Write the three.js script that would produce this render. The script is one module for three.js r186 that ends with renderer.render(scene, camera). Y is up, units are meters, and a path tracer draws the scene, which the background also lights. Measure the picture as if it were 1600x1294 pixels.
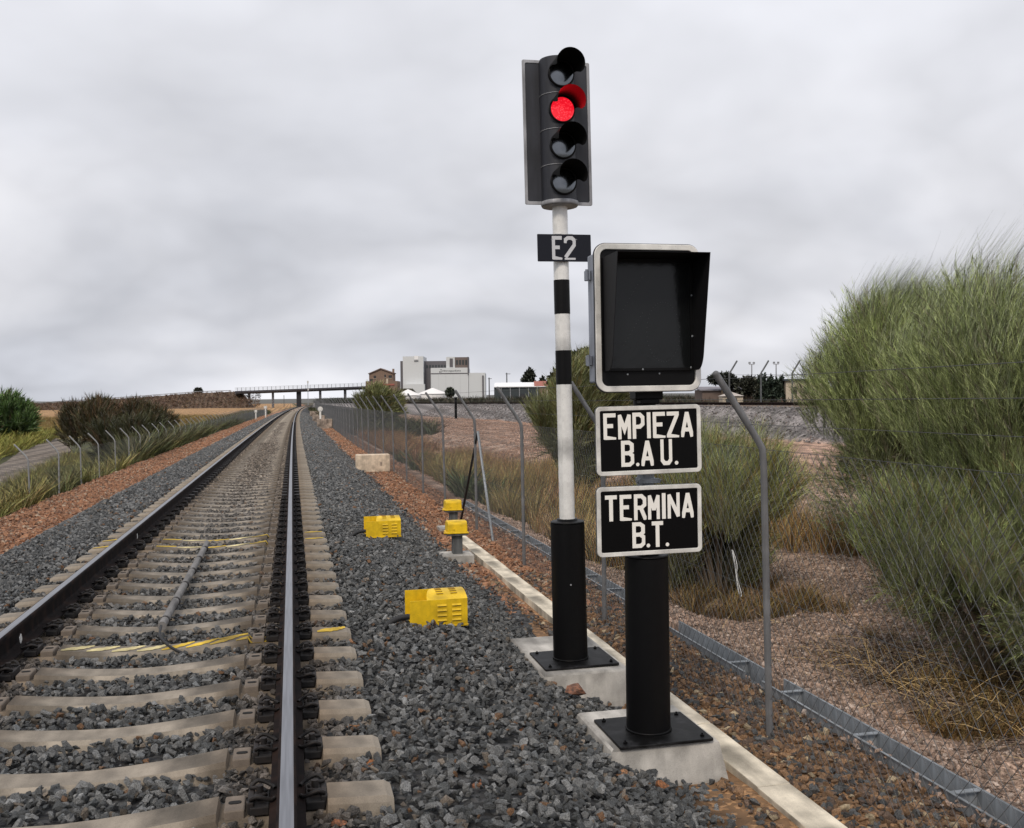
import * as THREE from 'three';
import { mergeGeometries } from 'three/addons/utils/BufferGeometryUtils.js';
import { ConvexGeometry } from 'three/addons/geometries/ConvexGeometry.js';
import { RoundedBoxGeometry } from 'three/addons/geometries/RoundedBoxGeometry.js';

// ------------------------------------------------------------------ camera, sky, sun, exposure
// x to the right of the near track rail, -z along the track, y = 0 at the top of the rails, metres
const scene = new THREE.Scene();
const camera = new THREE.PerspectiveCamera(46.66, 1024 / 828, 0.05, 6000);
camera.position.set(0.0335, 1.4235, 0);
camera.rotation.order = 'YXZ';
camera.rotation.set(-0.0151, -0.2266, -0.0105);
scene.add(camera);

const renderer = new THREE.WebGLRenderer({ antialias: true });
renderer.toneMapping = THREE.LinearToneMapping;
renderer.toneMappingExposure = 1.22;
renderer.shadowMap.enabled = true;

const SUN = { color: 0xfff2e2, intensity: 1.5, from: [-11, 27, 15], radius: 28 };
const SKY = { gain: 1.0, ground: 0.2 };

function rng(seed) { let s = seed >>> 0; return () => { s = (s + 0x6d2b79f5) | 0; let t = Math.imul(s ^ (s >>> 15), 1 | s); t = (t + Math.imul(t ^ (t >>> 7), 61 | t)) ^ t; return ((t ^ (t >>> 14)) >>> 0) / 4294967296; }; }
function hash2(x, y, s) { let h = (Math.imul(x, 374761393) + Math.imul(y, 668265263) + Math.imul(s, 982451653)) | 0; h = Math.imul(h ^ (h >>> 13), 1274126177); return ((h ^ (h >>> 16)) >>> 0) / 4294967296; }
const sm = (t) => t * t * (3 - 2 * t);
const clamp = (v, a, b) => Math.min(b, Math.max(a, v));
const lerp = (a, b, t) => a + (b - a) * t;
const step = (a, b, x) => sm(clamp((x - a) / (b - a), 0, 1));
function vnoise(x, y, s, per = 0) {
  const xi = Math.floor(x), yi = Math.floor(y), fx = sm(x - xi), fy = sm(y - yi);
  const w = per ? (n) => ((n % per) + per) % per : (n) => n;
  const a = hash2(w(xi), w(yi), s), b = hash2(w(xi + 1), w(yi), s), c = hash2(w(xi), w(yi + 1), s), d = hash2(w(xi + 1), w(yi + 1), s);
  return lerp(lerp(a, b, fx), lerp(c, d, fx), fy);
}
function fbm(x, y, s, oct = 5, per = 0) { let v = 0, a = 0.5, n = 0; for (let i = 0; i < oct; i++) { v += a * vnoise(x, y, s + i, per); n += a; a *= 0.5; x *= 2; y *= 2; per *= 2; } return v / n; }

{
  const W = 2048, H = 1024, data = new Float32Array(W * H * 4);
  for (let j = 0; j < H; j++) {
    const el = ((j + 0.5) / H - 0.5) * Math.PI, sy = Math.sin(el), cy = Math.cos(el);
    for (let i = 0; i < W; i++) {
      const o = (j * W + i) * 4;
      let r, g, b;
      if (sy >= -0.01) {
        const az = ((i + 0.5) / W - 0.5) * 2 * Math.PI, dx = cy * Math.cos(az), dz = cy * Math.sin(az);
        const k = 1 / (Math.max(sy, 0) + 0.33);
        const px = dx * k, pz = dz * k;
        const wx = fbm(px * 0.8 + 9, pz * 0.8 + 4, 3, 3) - 0.5, wz = fbm(px * 0.8 - 7, pz * 0.8 + 15, 8, 3) - 0.5;
        const n = fbm(px * 1.5 + wx * 1.1 + 20, pz * 1.5 + wz * 1.1 + 31, 21, 7) - 0.5;
        const lump = Math.abs(fbm(px * 2.6 + wx + 60, pz * 2.6 + wz + 12, 71, 5) - 0.5) * 2 - 0.28;
        const big = fbm(px * 0.33 + 3, pz * 0.33 + 7, 51, 3) - 0.5;
        const rise = step(0.0, 0.42, sy);
        let L = lerp(0.55, 0.665, rise) + 0.06 * step(0.10, 0.0, sy);
        L += n * lerp(0.52, 0.36, rise) + big * lerp(0.20, 0.18, rise) + lump * lerp(0.21, 0.13, rise);
        L = clamp(L, 0.34, 0.88) * SKY.gain;
        const warm = clamp(n * 1.6, -0.3, 0.4) * (1 - rise);
        r = L * (0.968 + 0.05 * warm); g = L * 0.982; b = L * (1.05 - 0.08 * warm);
      } else { r = SKY.ground * 1.05; g = SKY.ground; b = SKY.ground * 0.92; }
      data[o] = r; data[o + 1] = g; data[o + 2] = b; data[o + 3] = 1;
    }
  }
  const t = new THREE.DataTexture(data, W, H, THREE.RGBAFormat, THREE.FloatType);
  t.mapping = THREE.EquirectangularReflectionMapping; t.magFilter = t.minFilter = THREE.LinearFilter; t.needsUpdate = true;
  scene.background = t; scene.environment = t;
}
const sun = new THREE.DirectionalLight(SUN.color, SUN.intensity);
sun.position.set(...SUN.from); sun.target.position.set(2, 0, -10);
sun.castShadow = true; sun.shadow.radius = SUN.radius; sun.shadow.mapSize.set(2048, 2048);
Object.assign(sun.shadow.camera, { left: -40, right: 40, top: 40, bottom: -40, near: 1, far: 120 });
scene.add(sun, sun.target);

// ------------------------------------------------------------------ helpers
const used = new Map();
function numbered(n) { const k = used.get(n) || 0; used.set(n, k + 1); return k ? `${n}_${String(k).padStart(3, '0')}` : n; }
function tag(o, label, category, group, kind) {
  if (label) o.userData.label = label;
  if (category) o.userData.category = category;
  if (group) o.userData.group = group;
  if (kind) o.userData.kind = kind;
  return o;
}
function thing(name, label, category, pos = [0, 0, 0], turn = 0, group) {
  const g = new THREE.Group(); g.name = numbered(name); g.position.set(...pos); g.rotation.y = turn; scene.add(g);
  return tag(g, label, category, group);
}
function flat(g) { const r = g.index ? g.toNonIndexed() : g; for (const k of Object.keys(r.attributes)) if (!['position', 'normal', 'uv'].includes(k)) r.deleteAttribute(k); if (!r.attributes.normal) r.computeVertexNormals(); return r; }
function uvm(g) {   // uv in metres, from the face's own plane
  const p = g.attributes.position, n = g.attributes.normal, uv = new Float32Array(p.count * 2);
  for (let i = 0; i < p.count; i++) {
    const ax = Math.abs(n.getX(i)), ay = Math.abs(n.getY(i)), az = Math.abs(n.getZ(i));
    let u, v;
    if (ay >= ax && ay >= az) { u = p.getX(i); v = p.getZ(i); } else if (ax >= az) { u = p.getZ(i); v = p.getY(i); } else { u = p.getX(i); v = p.getY(i); }
    uv[i * 2] = u; uv[i * 2 + 1] = v;
  }
  g.setAttribute('uv', new THREE.BufferAttribute(uv, 2)); return g;
}
function merged(list) { const l = list.map(flat).map((g) => { if (!g.attributes.uv) uvm(g); return g; }); return l.length === 1 ? l[0] : mergeGeometries(l, false); }
function obj(name, geos, mat, parent = scene, keepUv = false) {
  let g = merged(Array.isArray(geos) ? geos : [geos]);
  if (!keepUv) uvm(g);
  const m = new THREE.Mesh(g, mat); m.name = parent === scene ? numbered(name) : name; m.castShadow = m.receiveShadow = true; parent.add(m); return m;
}
function sub(name, geo, mat, parent) { const m = new THREE.Mesh(geo, mat); m.name = name; m.castShadow = m.receiveShadow = true; parent.add(m); return m; }
function box(w, h, d, x = 0, y = 0, z = 0, r = 0) {
  const g = r ? new RoundedBoxGeometry(w, h, d, 2, r) : new THREE.BoxGeometry(w, h, d);
  return g.translate(x, y, z);
}
function cyl(r0, r1, h, x = 0, y = 0, z = 0, n = 24, open = false) { return new THREE.CylinderGeometry(r1, r0, h, n, 1, open).translate(x, y, z); }   // r0 at the bottom
function bar(a, b, r, n = 6) {
  const A = new THREE.Vector3(...a), B = new THREE.Vector3(...b), d = B.clone().sub(A), L = d.length();
  const g = new THREE.CylinderGeometry(r, r, L, n, 1, n < 5);
  g.applyQuaternion(new THREE.Quaternion().setFromUnitVectors(new THREE.Vector3(0, 1, 0), d.normalize()));
  return g.translate((A.x + B.x) / 2, (A.y + B.y) / 2, (A.z + B.z) / 2);
}
function tube(pts, r, seg = 24, rad = 8) { return new THREE.TubeGeometry(new THREE.CatmullRomCurve3(pts.map((p) => new THREE.Vector3(...p))), seg, r, rad, false); }
function rrect(w, h, r) {
  const s = new THREE.Shape(), x = -w / 2, y = -h / 2;
  s.moveTo(x + r, y); s.lineTo(x + w - r, y); s.absarc(x + w - r, y + r, r, -Math.PI / 2, 0); s.lineTo(x + w, y + h - r); s.absarc(x + w - r, y + h - r, r, 0, Math.PI / 2);
  s.lineTo(x + r, y + h); s.absarc(x + r, y + h - r, r, Math.PI / 2, Math.PI); s.lineTo(x, y + r); s.absarc(x + r, y + r, r, Math.PI, Math.PI * 1.5); return s;
}
function plate(shape, depth, bevel = 0, z = 0, seg = 6) {
  return new THREE.ExtrudeGeometry(shape, { depth: depth - 2 * bevel, bevelEnabled: bevel > 0, bevelSize: bevel, bevelThickness: bevel, bevelOffset: -bevel, bevelSegments: 2, curveSegments: seg }).translate(0, 0, z + bevel);
}
// ------------------------------------------------------------------ textures (512 px, tiling)
function tex(size, tileMetres, fn, srgb = true) {
  const d = new Uint8Array(size * size * 4);
  for (let j = 0; j < size; j++) for (let i = 0; i < size; i++) {
    const c = fn(i / size, j / size), o = (j * size + i) * 4;
    if (typeof c === 'number') d[o] = d[o + 1] = d[o + 2] = clamp(c, 0, 1) * 255; else { d[o] = clamp(c[0], 0, 1) * 255; d[o + 1] = clamp(c[1], 0, 1) * 255; d[o + 2] = clamp(c[2], 0, 1) * 255; }
    d[o + 3] = 255;
  }
  const t = new THREE.DataTexture(d, size, size); t.wrapS = t.wrapT = THREE.RepeatWrapping; t.magFilter = THREE.LinearFilter; t.minFilter = THREE.LinearMipmapLinearFilter;
  if (srgb) t.colorSpace = THREE.SRGBColorSpace;
  t.repeat.set(1 / tileMetres, 1 / tileMetres); t.needsUpdate = true; return t;
}
function voro(n, seed) {   // tiling cells: value per cell, height per texel
  return (u, v) => {
    const x = u * n, y = v * n, xi = Math.floor(x), yi = Math.floor(y); let b1 = 9, b2 = 9, id = 0;
    for (let a = -1; a <= 1; a++) for (let c = -1; c <= 1; c++) {
      const X = xi + a, Y = yi + c, wx = ((X % n) + n) % n, wy = ((Y % n) + n) % n;
      const px = X + hash2(wx, wy, seed), py = Y + hash2(wx, wy, seed + 1), dd = (px - x) ** 2 + (py - y) ** 2;
      if (dd < b1) { b2 = b1; b1 = dd; id = hash2(wx, wy, seed + 2); } else if (dd < b2) b2 = dd;
    }
    return [id, clamp(Math.sqrt(b2) - Math.sqrt(b1), 0, 1)];
  };
}
const vg = voro(40, 11), vg2 = voro(64, 17);
const T = {
  gravel: tex(512, 2.2, (u, v) => { const [id] = vg(u, v); return 0.66 + (id - 0.5) * 0.62 + (fbm(u * 8, v * 8, 5, 4, 8) - 0.5) * 0.3; }),
  gravelBump: tex(512, 2.2, (u, v) => { const [id, e] = vg(u, v); return clamp(Math.sqrt(e) * 0.9 + id * 0.25, 0, 1); }, false),
  soil: tex(512, 1.7, (u, v) => { const [id, e] = vg2(u, v), f = fbm(u * 6, v * 6, 33, 5, 6); return 0.6 + (id > 0.55 ? (id - 0.6) * 0.7 : -0.04) + (f - 0.5) * 0.7; }),
  soilBump: tex(512, 1.7, (u, v) => { const [id, e] = vg2(u, v); return fbm(u * 10, v * 10, 41, 5, 10) * 0.6 + (id > 0.5 ? Math.sqrt(e) * 0.5 : 0); }, false),
  concrete: tex(512, 1.1, (u, v) => { const f = fbm(u * 5, v * 5, 61, 6, 5), s = fbm(u * 24, v * 3, 67, 3, 3), p = hash2((u * 512) | 0, (v * 512) | 0, 6); return 0.80 + (f - 0.5) * 0.75 + (s - 0.5) * 0.2 + (p - 0.5) * 0.10 - (p > 0.994 ? 0.25 : 0); }),
  fine: tex(512, 0.5, (u, v) => 0.5 + (fbm(u * 12, v * 12, 71, 5, 12) - 0.5) * 1.1, false),
  streak: tex(512, 1.0, (u, v) => 0.82 + (fbm(u * 40, v * 4, 81, 4, 4) - 0.5) * 0.34 + (fbm(u * 6, v * 6, 85, 4, 6) - 0.5) * 0.3),
  dust: tex(256, 0.5, (u, v) => 0.3 + Math.max(0, fbm(u * 9, v * 9, 93, 6, 9) - 0.42) * 2.2 + (hash2((u * 256) | 0, (v * 256) | 0, 8) > 0.985 ? 0.5 : 0)),
  dirt: tex(256, 0.7, (u, v) => 0.92 + (fbm(u * 7, v * 7, 95, 6, 7) - 0.5) * 0.42 + (fbm(u * 22, v * 3, 99, 4, 2) - 0.5) * 0.12 - (hash2((u * 256) | 0, (v * 256) | 0, 9) > 0.992 ? 0.2 : 0)),
  railWear: tex(256, 1, (u, v) => { const c = Math.abs(u - 0.5); return 0.86 + (fbm(u * 30, v * 3, 97, 3, 3) - 0.5) * 0.3; }),
  rust: tex(512, 0.6, (u, v) => { const f = fbm(u * 8, v * 8, 91, 6, 8); return [0.75 + (f - 0.5) * 0.9, 0.72 + (f - 0.5) * 0.7, 0.72 + (f - 0.5) * 0.5]; }),
};
function M(r, g, b, rough = 0.9, o = {}) { const m = new THREE.MeshStandardMaterial({ roughness: rough, metalness: 0, side: THREE.DoubleSide, ...o }); m.color.setRGB(r, g, b); return m; }
function MP(r, g, b, rough, spec, o = {}) { const m = new THREE.MeshPhysicalMaterial({ roughness: rough, specularIntensity: spec, side: THREE.DoubleSide, ...o }); m.color.setRGB(r, g, b); return m; }
const mat = {
  white: M(0.78, 0.78, 0.76, 0.5, { map: T.dirt, roughnessMap: T.fine }),
  signWhite: M(0.80, 0.79, 0.75, 0.45, { map: T.dirt }),
  black: MP(0.0035, 0.0035, 0.004, 0.45, 0.35, { bumpMap: T.fine, bumpScale: 0.0006 }),
  plateBlack: MP(0.020, 0.020, 0.022, 0.5, 0.5, { map: T.dust, bumpMap: T.fine, bumpScale: 0.0006 }),
  blackMatt: MP(0.004, 0.004, 0.0045, 0.8, 0.25),
  charcoal: M(0.032, 0.035, 0.047, 0.6, { map: T.streak }),
  edgeGrey: M(0.46, 0.47, 0.50, 0.5, { map: T.streak }),
  boxBlue: M(0.34, 0.38, 0.46, 0.45, { map: T.streak }),
  galv: M(0.42, 0.455, 0.49, 0.5, { metalness: 0.25, map: T.streak, bumpMap: T.fine, bumpScale: 0.0005 }),
  galvDark: M(0.17, 0.18, 0.185, 0.6, { metalness: 0.3, map: T.streak }),
  wire: M(0.10, 0.105, 0.11, 0.7),
  concrete: M(0.60, 0.575, 0.53, 0.9, { map: T.concrete, bumpMap: T.concrete, bumpScale: 0.002 }),
  concreteCream: M(0.88, 0.79, 0.63, 0.92, { map: T.concrete, bumpMap: T.concrete, bumpScale: 0.003 }),
  concretePink: M(0.52, 0.42, 0.34, 0.92, { map: T.concrete }),
  sleeper: M(0.37, 0.325, 0.265, 0.93, { vertexColors: true, map: T.concrete, bumpMap: T.concrete, bumpScale: 0.004 }),
  railSide: MP(0.026, 0.018, 0.016, 0.85, 0.25, { map: T.rust, bumpMap: T.fine, bumpScale: 0.001 }),
  railTop: M(0.40, 0.405, 0.43, 0.34, { metalness: 1, map: T.railWear }),
  clip: M(0.022, 0.018, 0.017, 0.7, { map: T.rust, bumpMap: T.fine, bumpScale: 0.001 }),
  yellow: M(0.92, 0.60, 0.008, 0.5, { map: T.dirt, bumpMap: T.fine, bumpScale: 0.0004 }),
  paint: M(0.92, 0.62, 0.05, 0.8, { map: T.concrete }),
  paintPale: M(0.95, 0.82, 0.42, 0.85, { map: T.concrete }),
  rubber: M(0.014, 0.014, 0.015, 0.6),
  pipe: M(0.27, 0.26, 0.25, 0.7, { map: T.concrete }),
  post: M(0.22, 0.225, 0.235, 0.6, { map: T.streak }),
  hole: M(0.01, 0.01, 0.01, 1),
  wood: M(0.12, 0.09, 0.06, 0.9),
};
// ------------------------------------------------------------------ lie of the land
const curve = (d) => (d > 0 ? d * d / 20000 : 0);
const bedTop = (X, d = 20) => {                     // ballast surface across the track
  const r = step(1.05, 2.15, X), l = step(-2.95, -3.95, X);
  const near = step(7, 5, d), rn = step(0.85, 2.3, X);
  return -0.222 - lerp(r * 0.40, rn * 0.45, near) - l * 0.47 - 0.014 * step(6, 12, d) - 0.016 * step(0.8, 0.5, Math.abs(X + 0.87)) * step(12, 7, d) + 0.014 * step(0.45, 0.15, Math.abs(X + 0.87 + 0.15 * Math.sin(d * 0.7))) * step(16, 30, d) + 0.034 * step(1.22, 1.34, Math.abs(X + 0.87)) * step(6, 12, d) * step(1.9, 1.5, Math.abs(X + 0.87)) + (X > 0.5 && X < 1.2 ? 0.02 : 0);
};
const t2x = (d) => 27 - 0.07 * (d - 47);            // rail of the second track
function ground(x, d) {
  const X = x - curve(Math.min(d, 450));
  let y = -0.66;
  if (X > 2.2) {
    y = lerp(-0.66, -0.74, step(2.6, 3.4, X));
    y = lerp(y, -1.02, step(3.65, 4.6, X));
    y = lerp(y, -0.62, step(6.5, 11, X));
    const e = t2x(d) - x;
    if (d > -5) y = lerp(y, 0.82, clamp((4.4 - e) / 3.0, 0, 1));
    if (e < -4) y = lerp(0.82, -0.5, clamp((-4 - e) / 4, 0, 1));
    if (X > 3.385 && X < 3.575 && d > 2 && d < 20.2) y -= 0.14;
  }
  if (X < -3.6) { y = -0.72; y = lerp(y, lerp(-2.4, -0.9, step(110, 390, d)), step(-5.15, -8.2, X)); }
  const n = fbm(x * 0.9 + 50, d * 0.9 + 11, 131, 4) - 0.5, far = fbm(x * 0.05, d * 0.05, 137, 3) - 0.5;
  const rough = step(0.1, 0.7, Math.abs(X - 3.48)) * 0.9 + 0.1;
  return y + n * (0.10 + 0.10 * step(3.8, 4.8, X)) * rough + far * 0.5 * step(9, 20, Math.abs(X + 1)) * (X < 0 ? 1 : 0.4);
}
const C = {
  soilR: [0.36, 0.205, 0.10], orangeR: [0.46, 0.24, 0.135], gravelP: [0.58, 0.41, 0.31], pink: [0.66, 0.42, 0.30], t2: [0.36, 0.33, 0.32],
  orangeL: [0.54, 0.275, 0.155], grassG: [0.10, 0.105, 0.035], field: [0.62, 0.36, 0.155], straw: [0.60, 0.44, 0.17], scrub: [0.12, 0.10, 0.055],
};
const mixc = (a, b, t) => [lerp(a[0], b[0], t), lerp(a[1], b[1], t), lerp(a[2], b[2], t)];
function groundColor(x, d) {
  const X = x - curve(Math.min(d, 450)), n = fbm(x * 0.5 + 7, d * 0.35, 151, 4) - 0.5, n2 = fbm(x * 2.2, d * 1.6, 157, 3) - 0.5;
  let c;
  if (X > -1) {
    c = mixc(C.soilR, C.orangeR, step(7, 12, d + n * 5));
    c = mixc(c, C.gravelP, step(3.3, 3.75, X + n2 * 0.3));
    c = mixc(c, C.soilR, 0.75 * step(0.0, 0.16, n) * step(3.8, 4.5, X));
    c = mixc(c, C.pink, step(7.5, 12, X + n * 5) * step(14, 30, d + n * 8));
    const e = t2x(d) - x + n2 * 0.6;
    c = mixc(c, C.t2, step(4.7, 4.1, e));
    c = mixc(c, C.scrub, step(-4, -6, e));
  } else {
    c = C.orangeL;
    c = mixc(c, C.grassG, step(-5.0, -5.6, X + n2 * 0.4));
    c = mixc(c, C.straw, step(-8, -11, X + n * 6) * step(105, 135, d + n * 30) * step(240, 200, d));
    c = mixc(c, C.field, step(-6.5, -9, X) * step(185, 240, d + n * 40));
  }
  const k = 1 + n2 * 0.35;
  return [c[0] * k, c[1] * k, c[2] * k];
}
function gridLines(parts) { const out = []; for (const [a, b, s] of parts) for (let v = a; v < b - 1e-6; v += s) out.push(v); return out; }
{
  const xs = [...gridLines([[-2600, -600, 200], [-600, -200, 40], [-200, -60, 10], [-60, -20, 2], [-20, -9, 0.5], [-9, 3.3, 0.2]]), 3.34, 3.384, 3.386, 3.43, 3.53, 3.574, 3.576, 3.62, ...gridLines([[3.7, 13, 0.2], [13, 34, 0.5], [34, 80, 2], [80, 240, 10], [240, 600, 40], [600, 2601, 200]])];
  const ds = gridLines([[-12, 2, 1], [2, 14, 0.2], [14, 34, 0.5], [34, 110, 2], [110, 300, 8], [300, 800, 25], [800, 3000, 200]]);
  const nx = xs.length, nd = ds.length, P = new Float32Array(nx * nd * 3), K = new Float32Array(nx * nd * 3), U = new Float32Array(nx * nd * 2), I = [];
  ds.forEach((d, j) => xs.forEach((X, i) => {
    const k = j * nx + i, x = X + clamp(1 - (Math.abs(X) - 30) / 50, 0, 1) * curve(Math.min(d, 450)), c = groundColor(x, d);
    P.set([x, ground(x, d), -d], k * 3); K.set(c, k * 3); U.set([x, d], k * 2);
    if (i && j) I.push(k - nx - 1, k - nx, k - 1, k - 1, k - nx, k);
  }));
  const g = new THREE.BufferGeometry(); g.setAttribute('position', new THREE.BufferAttribute(P, 3)); g.setAttribute('color', new THREE.BufferAttribute(K, 3)); g.setAttribute('uv', new THREE.BufferAttribute(U, 2)); g.setIndex(I); g.computeVertexNormals();
  const m = new THREE.Mesh(g, M(1.35, 1.35, 1.35, 0.97, { vertexColors: true, map: T.soil, bumpMap: T.soilBump, bumpScale: 0.02 }));
  m.name = 'ground'; m.receiveShadow = true; scene.add(m); tag(m, 'brown and orange soil and gravel ground on both sides of the track', null, null, 'structure');
}
{ // the ballast bed under the loose stones
  const xs = gridLines([[-4.3, 2.45, 0.15]]), ds = gridLines([[-4, 20, 0.5], [20, 100, 2], [100, 440, 10]]), nx = xs.length;
  const P = [], K = [], U = [], I = [];
  ds.forEach((d, j) => xs.forEach((X, i) => {
    const k = j * nx + i, x = X + curve(d), n = fbm(X * 2, d * 0.5, 171, 3) - 0.5, inside = step(0.75, 0.35, Math.abs(X + 0.87) - 0.5);
    const br = inside * step(8, 40, d) * 0.8;
    const c = mixc([0.062, 0.064, 0.067], [0.135, 0.11, 0.088], clamp(br + n * 0.3, 0, 1)), q = 1 + n * 0.4;
    let y = bedTop(X, d) - 0.03; if (X < -4.1 || X > 2.4) y -= 0.12;
    P.push(x, y, -d); K.push(c[0] * q, c[1] * q, c[2] * q); U.push(X, d);
    if (i && j) I.push(k - nx - 1, k - nx, k - 1, k - 1, k - nx, k);
  }));
  const g = new THREE.BufferGeometry(); g.setAttribute('position', new THREE.Float32BufferAttribute(P, 3)); g.setAttribute('color', new THREE.Float32BufferAttribute(K, 3)); g.setAttribute('uv', new THREE.Float32BufferAttribute(U, 2)); g.setIndex(I); g.computeVertexNormals();
  const m = new THREE.Mesh(g, M(1.5, 1.5, 1.5, 0.95, { vertexColors: true, map: T.gravel, bumpMap: T.gravelBump, bumpScale: 0.03 }));
  m.name = 'ballast_bed'; m.receiveShadow = true; scene.add(m); tag(m, 'dark grey ballast bed carrying the railway track', null, null, 'structure');
}
{ // farm track on the left
  const pts = [[-9.6, 26], [-12.5, 42], [-14.2, 55], [-17.5, 74], [-23, 100], [-40, 150], [-80, 230]], c = new THREE.CatmullRomCurve3(pts.map(([x, d]) => new THREE.Vector3(x, 0, -d))), P = [], U = [], I = [];
  const N = 90;
  for (let k = 0; k <= N; k++) {
    const p = c.getPoint(k / N), t = c.getTangent(k / N);
    for (let s = 0; s < 5; s++) { const o = (s / 4 - 0.5) * 3.8, x = p.x - t.z * o, z = p.z + t.x * o; P.push(x, Math.max(ground(x, -z), ground(p.x, -p.z)) + 0.06 - Math.abs(s - 2) * 0.012, z); U.push(x, z); const q = k * 5 + s; if (k && s) I.push(q - 6, q - 5, q - 1, q - 1, q - 5, q); }
  }
  const g = new THREE.BufferGeometry(); g.setAttribute('position', new THREE.Float32BufferAttribute(P, 3)); g.setAttribute('uv', new THREE.Float32BufferAttribute(U, 2)); g.setIndex(I); g.computeVertexNormals();
  const m = new THREE.Mesh(g, M(0.40, 0.33, 0.27, 0.95, { map: T.soil, bumpMap: T.soilBump, bumpScale: 0.01 })); m.name = 'dirt_road'; m.receiveShadow = true; scene.add(m);
  tag(m, 'pale dirt road behind the left wire fence', null, null, 'structure');
}
const SL0 = 1.68, SP = 0.57;
// ------------------------------------------------------------------ loose stones
function stoneShape(seed, fl) {
  const r = rng(seed), pts = [];
  for (let i = 0; i < 11; i++) { const a = r() * 6.283, z = r() * 2 - 1, q = Math.sqrt(1 - z * z), k = 0.42 + r() * 0.12; pts.push(new THREE.Vector3(q * Math.cos(a) * k, z * k * fl, q * Math.sin(a) * k * 0.82)); }
  return flat(new ConvexGeometry(pts));
}
const STONES = [[1, 0.75], [2, 0.6], [3, 0.85], [4, 0.55], [5, 0.7], [6, 0.9]].map(([s, f]) => uvm(stoneShape(s * 77, f)));
const stoneMat = M(1, 1, 1, 0.85, { map: T.fine, bumpMap: T.fine, bumpScale: 0.004 });
const frustum = (x, d, mg = 0) => { const a = Math.atan2(x - 0.03, Math.max(d, 0.01)); return d > 2.0 - mg && a > -0.46 - 0.30 - 0.06 - 0.3 / d && a < 0.2266 + 0.50 + 0.06 + 0.3 / d; };
function scatter(name, label, category, zones, seed) {
  const r = rng(seed), lists = STONES.map(() => []);
  for (const z of zones) {
    let n = z.n;
    while (n-- > 0) {
      const d = z.d1 > z.d0 * 3 ? z.d0 + (z.d1 - z.d0) * r() : lerp(z.d0, z.d1, r()), X = lerp(z.x0, z.x1, r()), x = X + curve(d);
      const R = [r(), r(), r(), r(), r(), r(), r()];
      if (!frustum(x, d)) continue;
      if (z.keep && !z.keep(X, d, R[6])) continue;
      const s = z.s0 + (z.s1 - z.s0) * R[0] ** 2;
      lists[Math.floor(R[1] * STONES.length)].push([x, z.y(X, d) + s * (z.lift ?? 0.05) + R[2] * (z.jit ?? 0.02), -d, s, R, z.color(X, d, R[3], R[4])]);
    }
  }
  const g = new THREE.Group(); g.name = numbered(name); scene.add(g); tag(g, label, category, null, 'stuff');
  const mx = new THREE.Matrix4(), q = new THREE.Quaternion(), e = new THREE.Euler(), p = new THREE.Vector3(), sc = new THREE.Vector3(), col = new THREE.Color();
  lists.forEach((l, k) => {
    if (!l.length) return;
    const im = new THREE.InstancedMesh(STONES[k], stoneMat, l.length); im.name = 'loose_stone'; im.castShadow = im.receiveShadow = true;
    l.forEach(([x, y, z, s, R, c], i) => { e.set((R[5] - 0.5) * 1.6, R[2] * 6.28, (R[6] - 0.5) * 1.6); q.setFromEuler(e); im.setMatrixAt(i, mx.compose(p.set(x, y, z), q, sc.set(s * (0.9 + R[3] * 0.5), s, s))); im.setColorAt(i, col.setRGB(...c)); });
    im.userData.kind = 'stuff'; g.add(im);
  });
  return g;
}
const BLOCKS = [[1.66, 2.30, 4.78, 5.45], [1.68, 2.30, 6.18, 7.3]];
const inBlock = (X, d) => BLOCKS.some(([a, b, c, e]) => X > a - 0.02 && X < b + 0.02 && d > c - 0.02 && d < e + 0.02);
const onSleeper = (X, d) => X > -2.19 && X < 0.45 && Math.abs(((d - SL0) / SP + 1000.5) % 1 - 0.5) * SP < ([9, 17, 18].includes(Math.round((d - SL0) / SP)) ? 0.14 : 0.098);
const onRail = (X) => Math.abs(X) < 0.085 || Math.abs(X + 1.74) < 0.085;
function ballastColor(X, d, a, b) {
  const inside = step(0.6, 0.3, Math.abs(X + 0.87) - 0.75) ;
  const v = 0.112 + a * a * 0.25 + (b > 0.955 ? 0.18 : 0), nr = Math.max(step(0.42, 0.12, Math.abs(X)), step(0.42, 0.12, Math.abs(X + 1.74)));
  let c = b < 0.022 ? [0.30, 0.16, 0.08] : b < 0.05 ? [v * 1.45, v * 1.2, v * 0.95] : [v * 0.94, v * 1.0, v * 1.03];
  c = mixc(c, [v * 0.9, v * 0.68, v * 0.52], nr * 0.65);
  return mixc(c, [v * 1.55, v * 1.28, v * 1.02], inside * step(4, 26, d) * 0.8 + 0.12 * (a > 0.5));
}
const kb = (X, d, q) => !inBlock(X, d) && !onRail(X) && !(onSleeper(X, d)) && !(d > 6 ? X > 1.75 && q < (X - 1.75) * 2.6 : X > 2.2 && q < (X - 2.2) * 2.2) && !(X < -3.5 && q < (-3.5 - X) * 2.0);
const by = (X, d) => bedTop(X, d) - 0.012;
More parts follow.
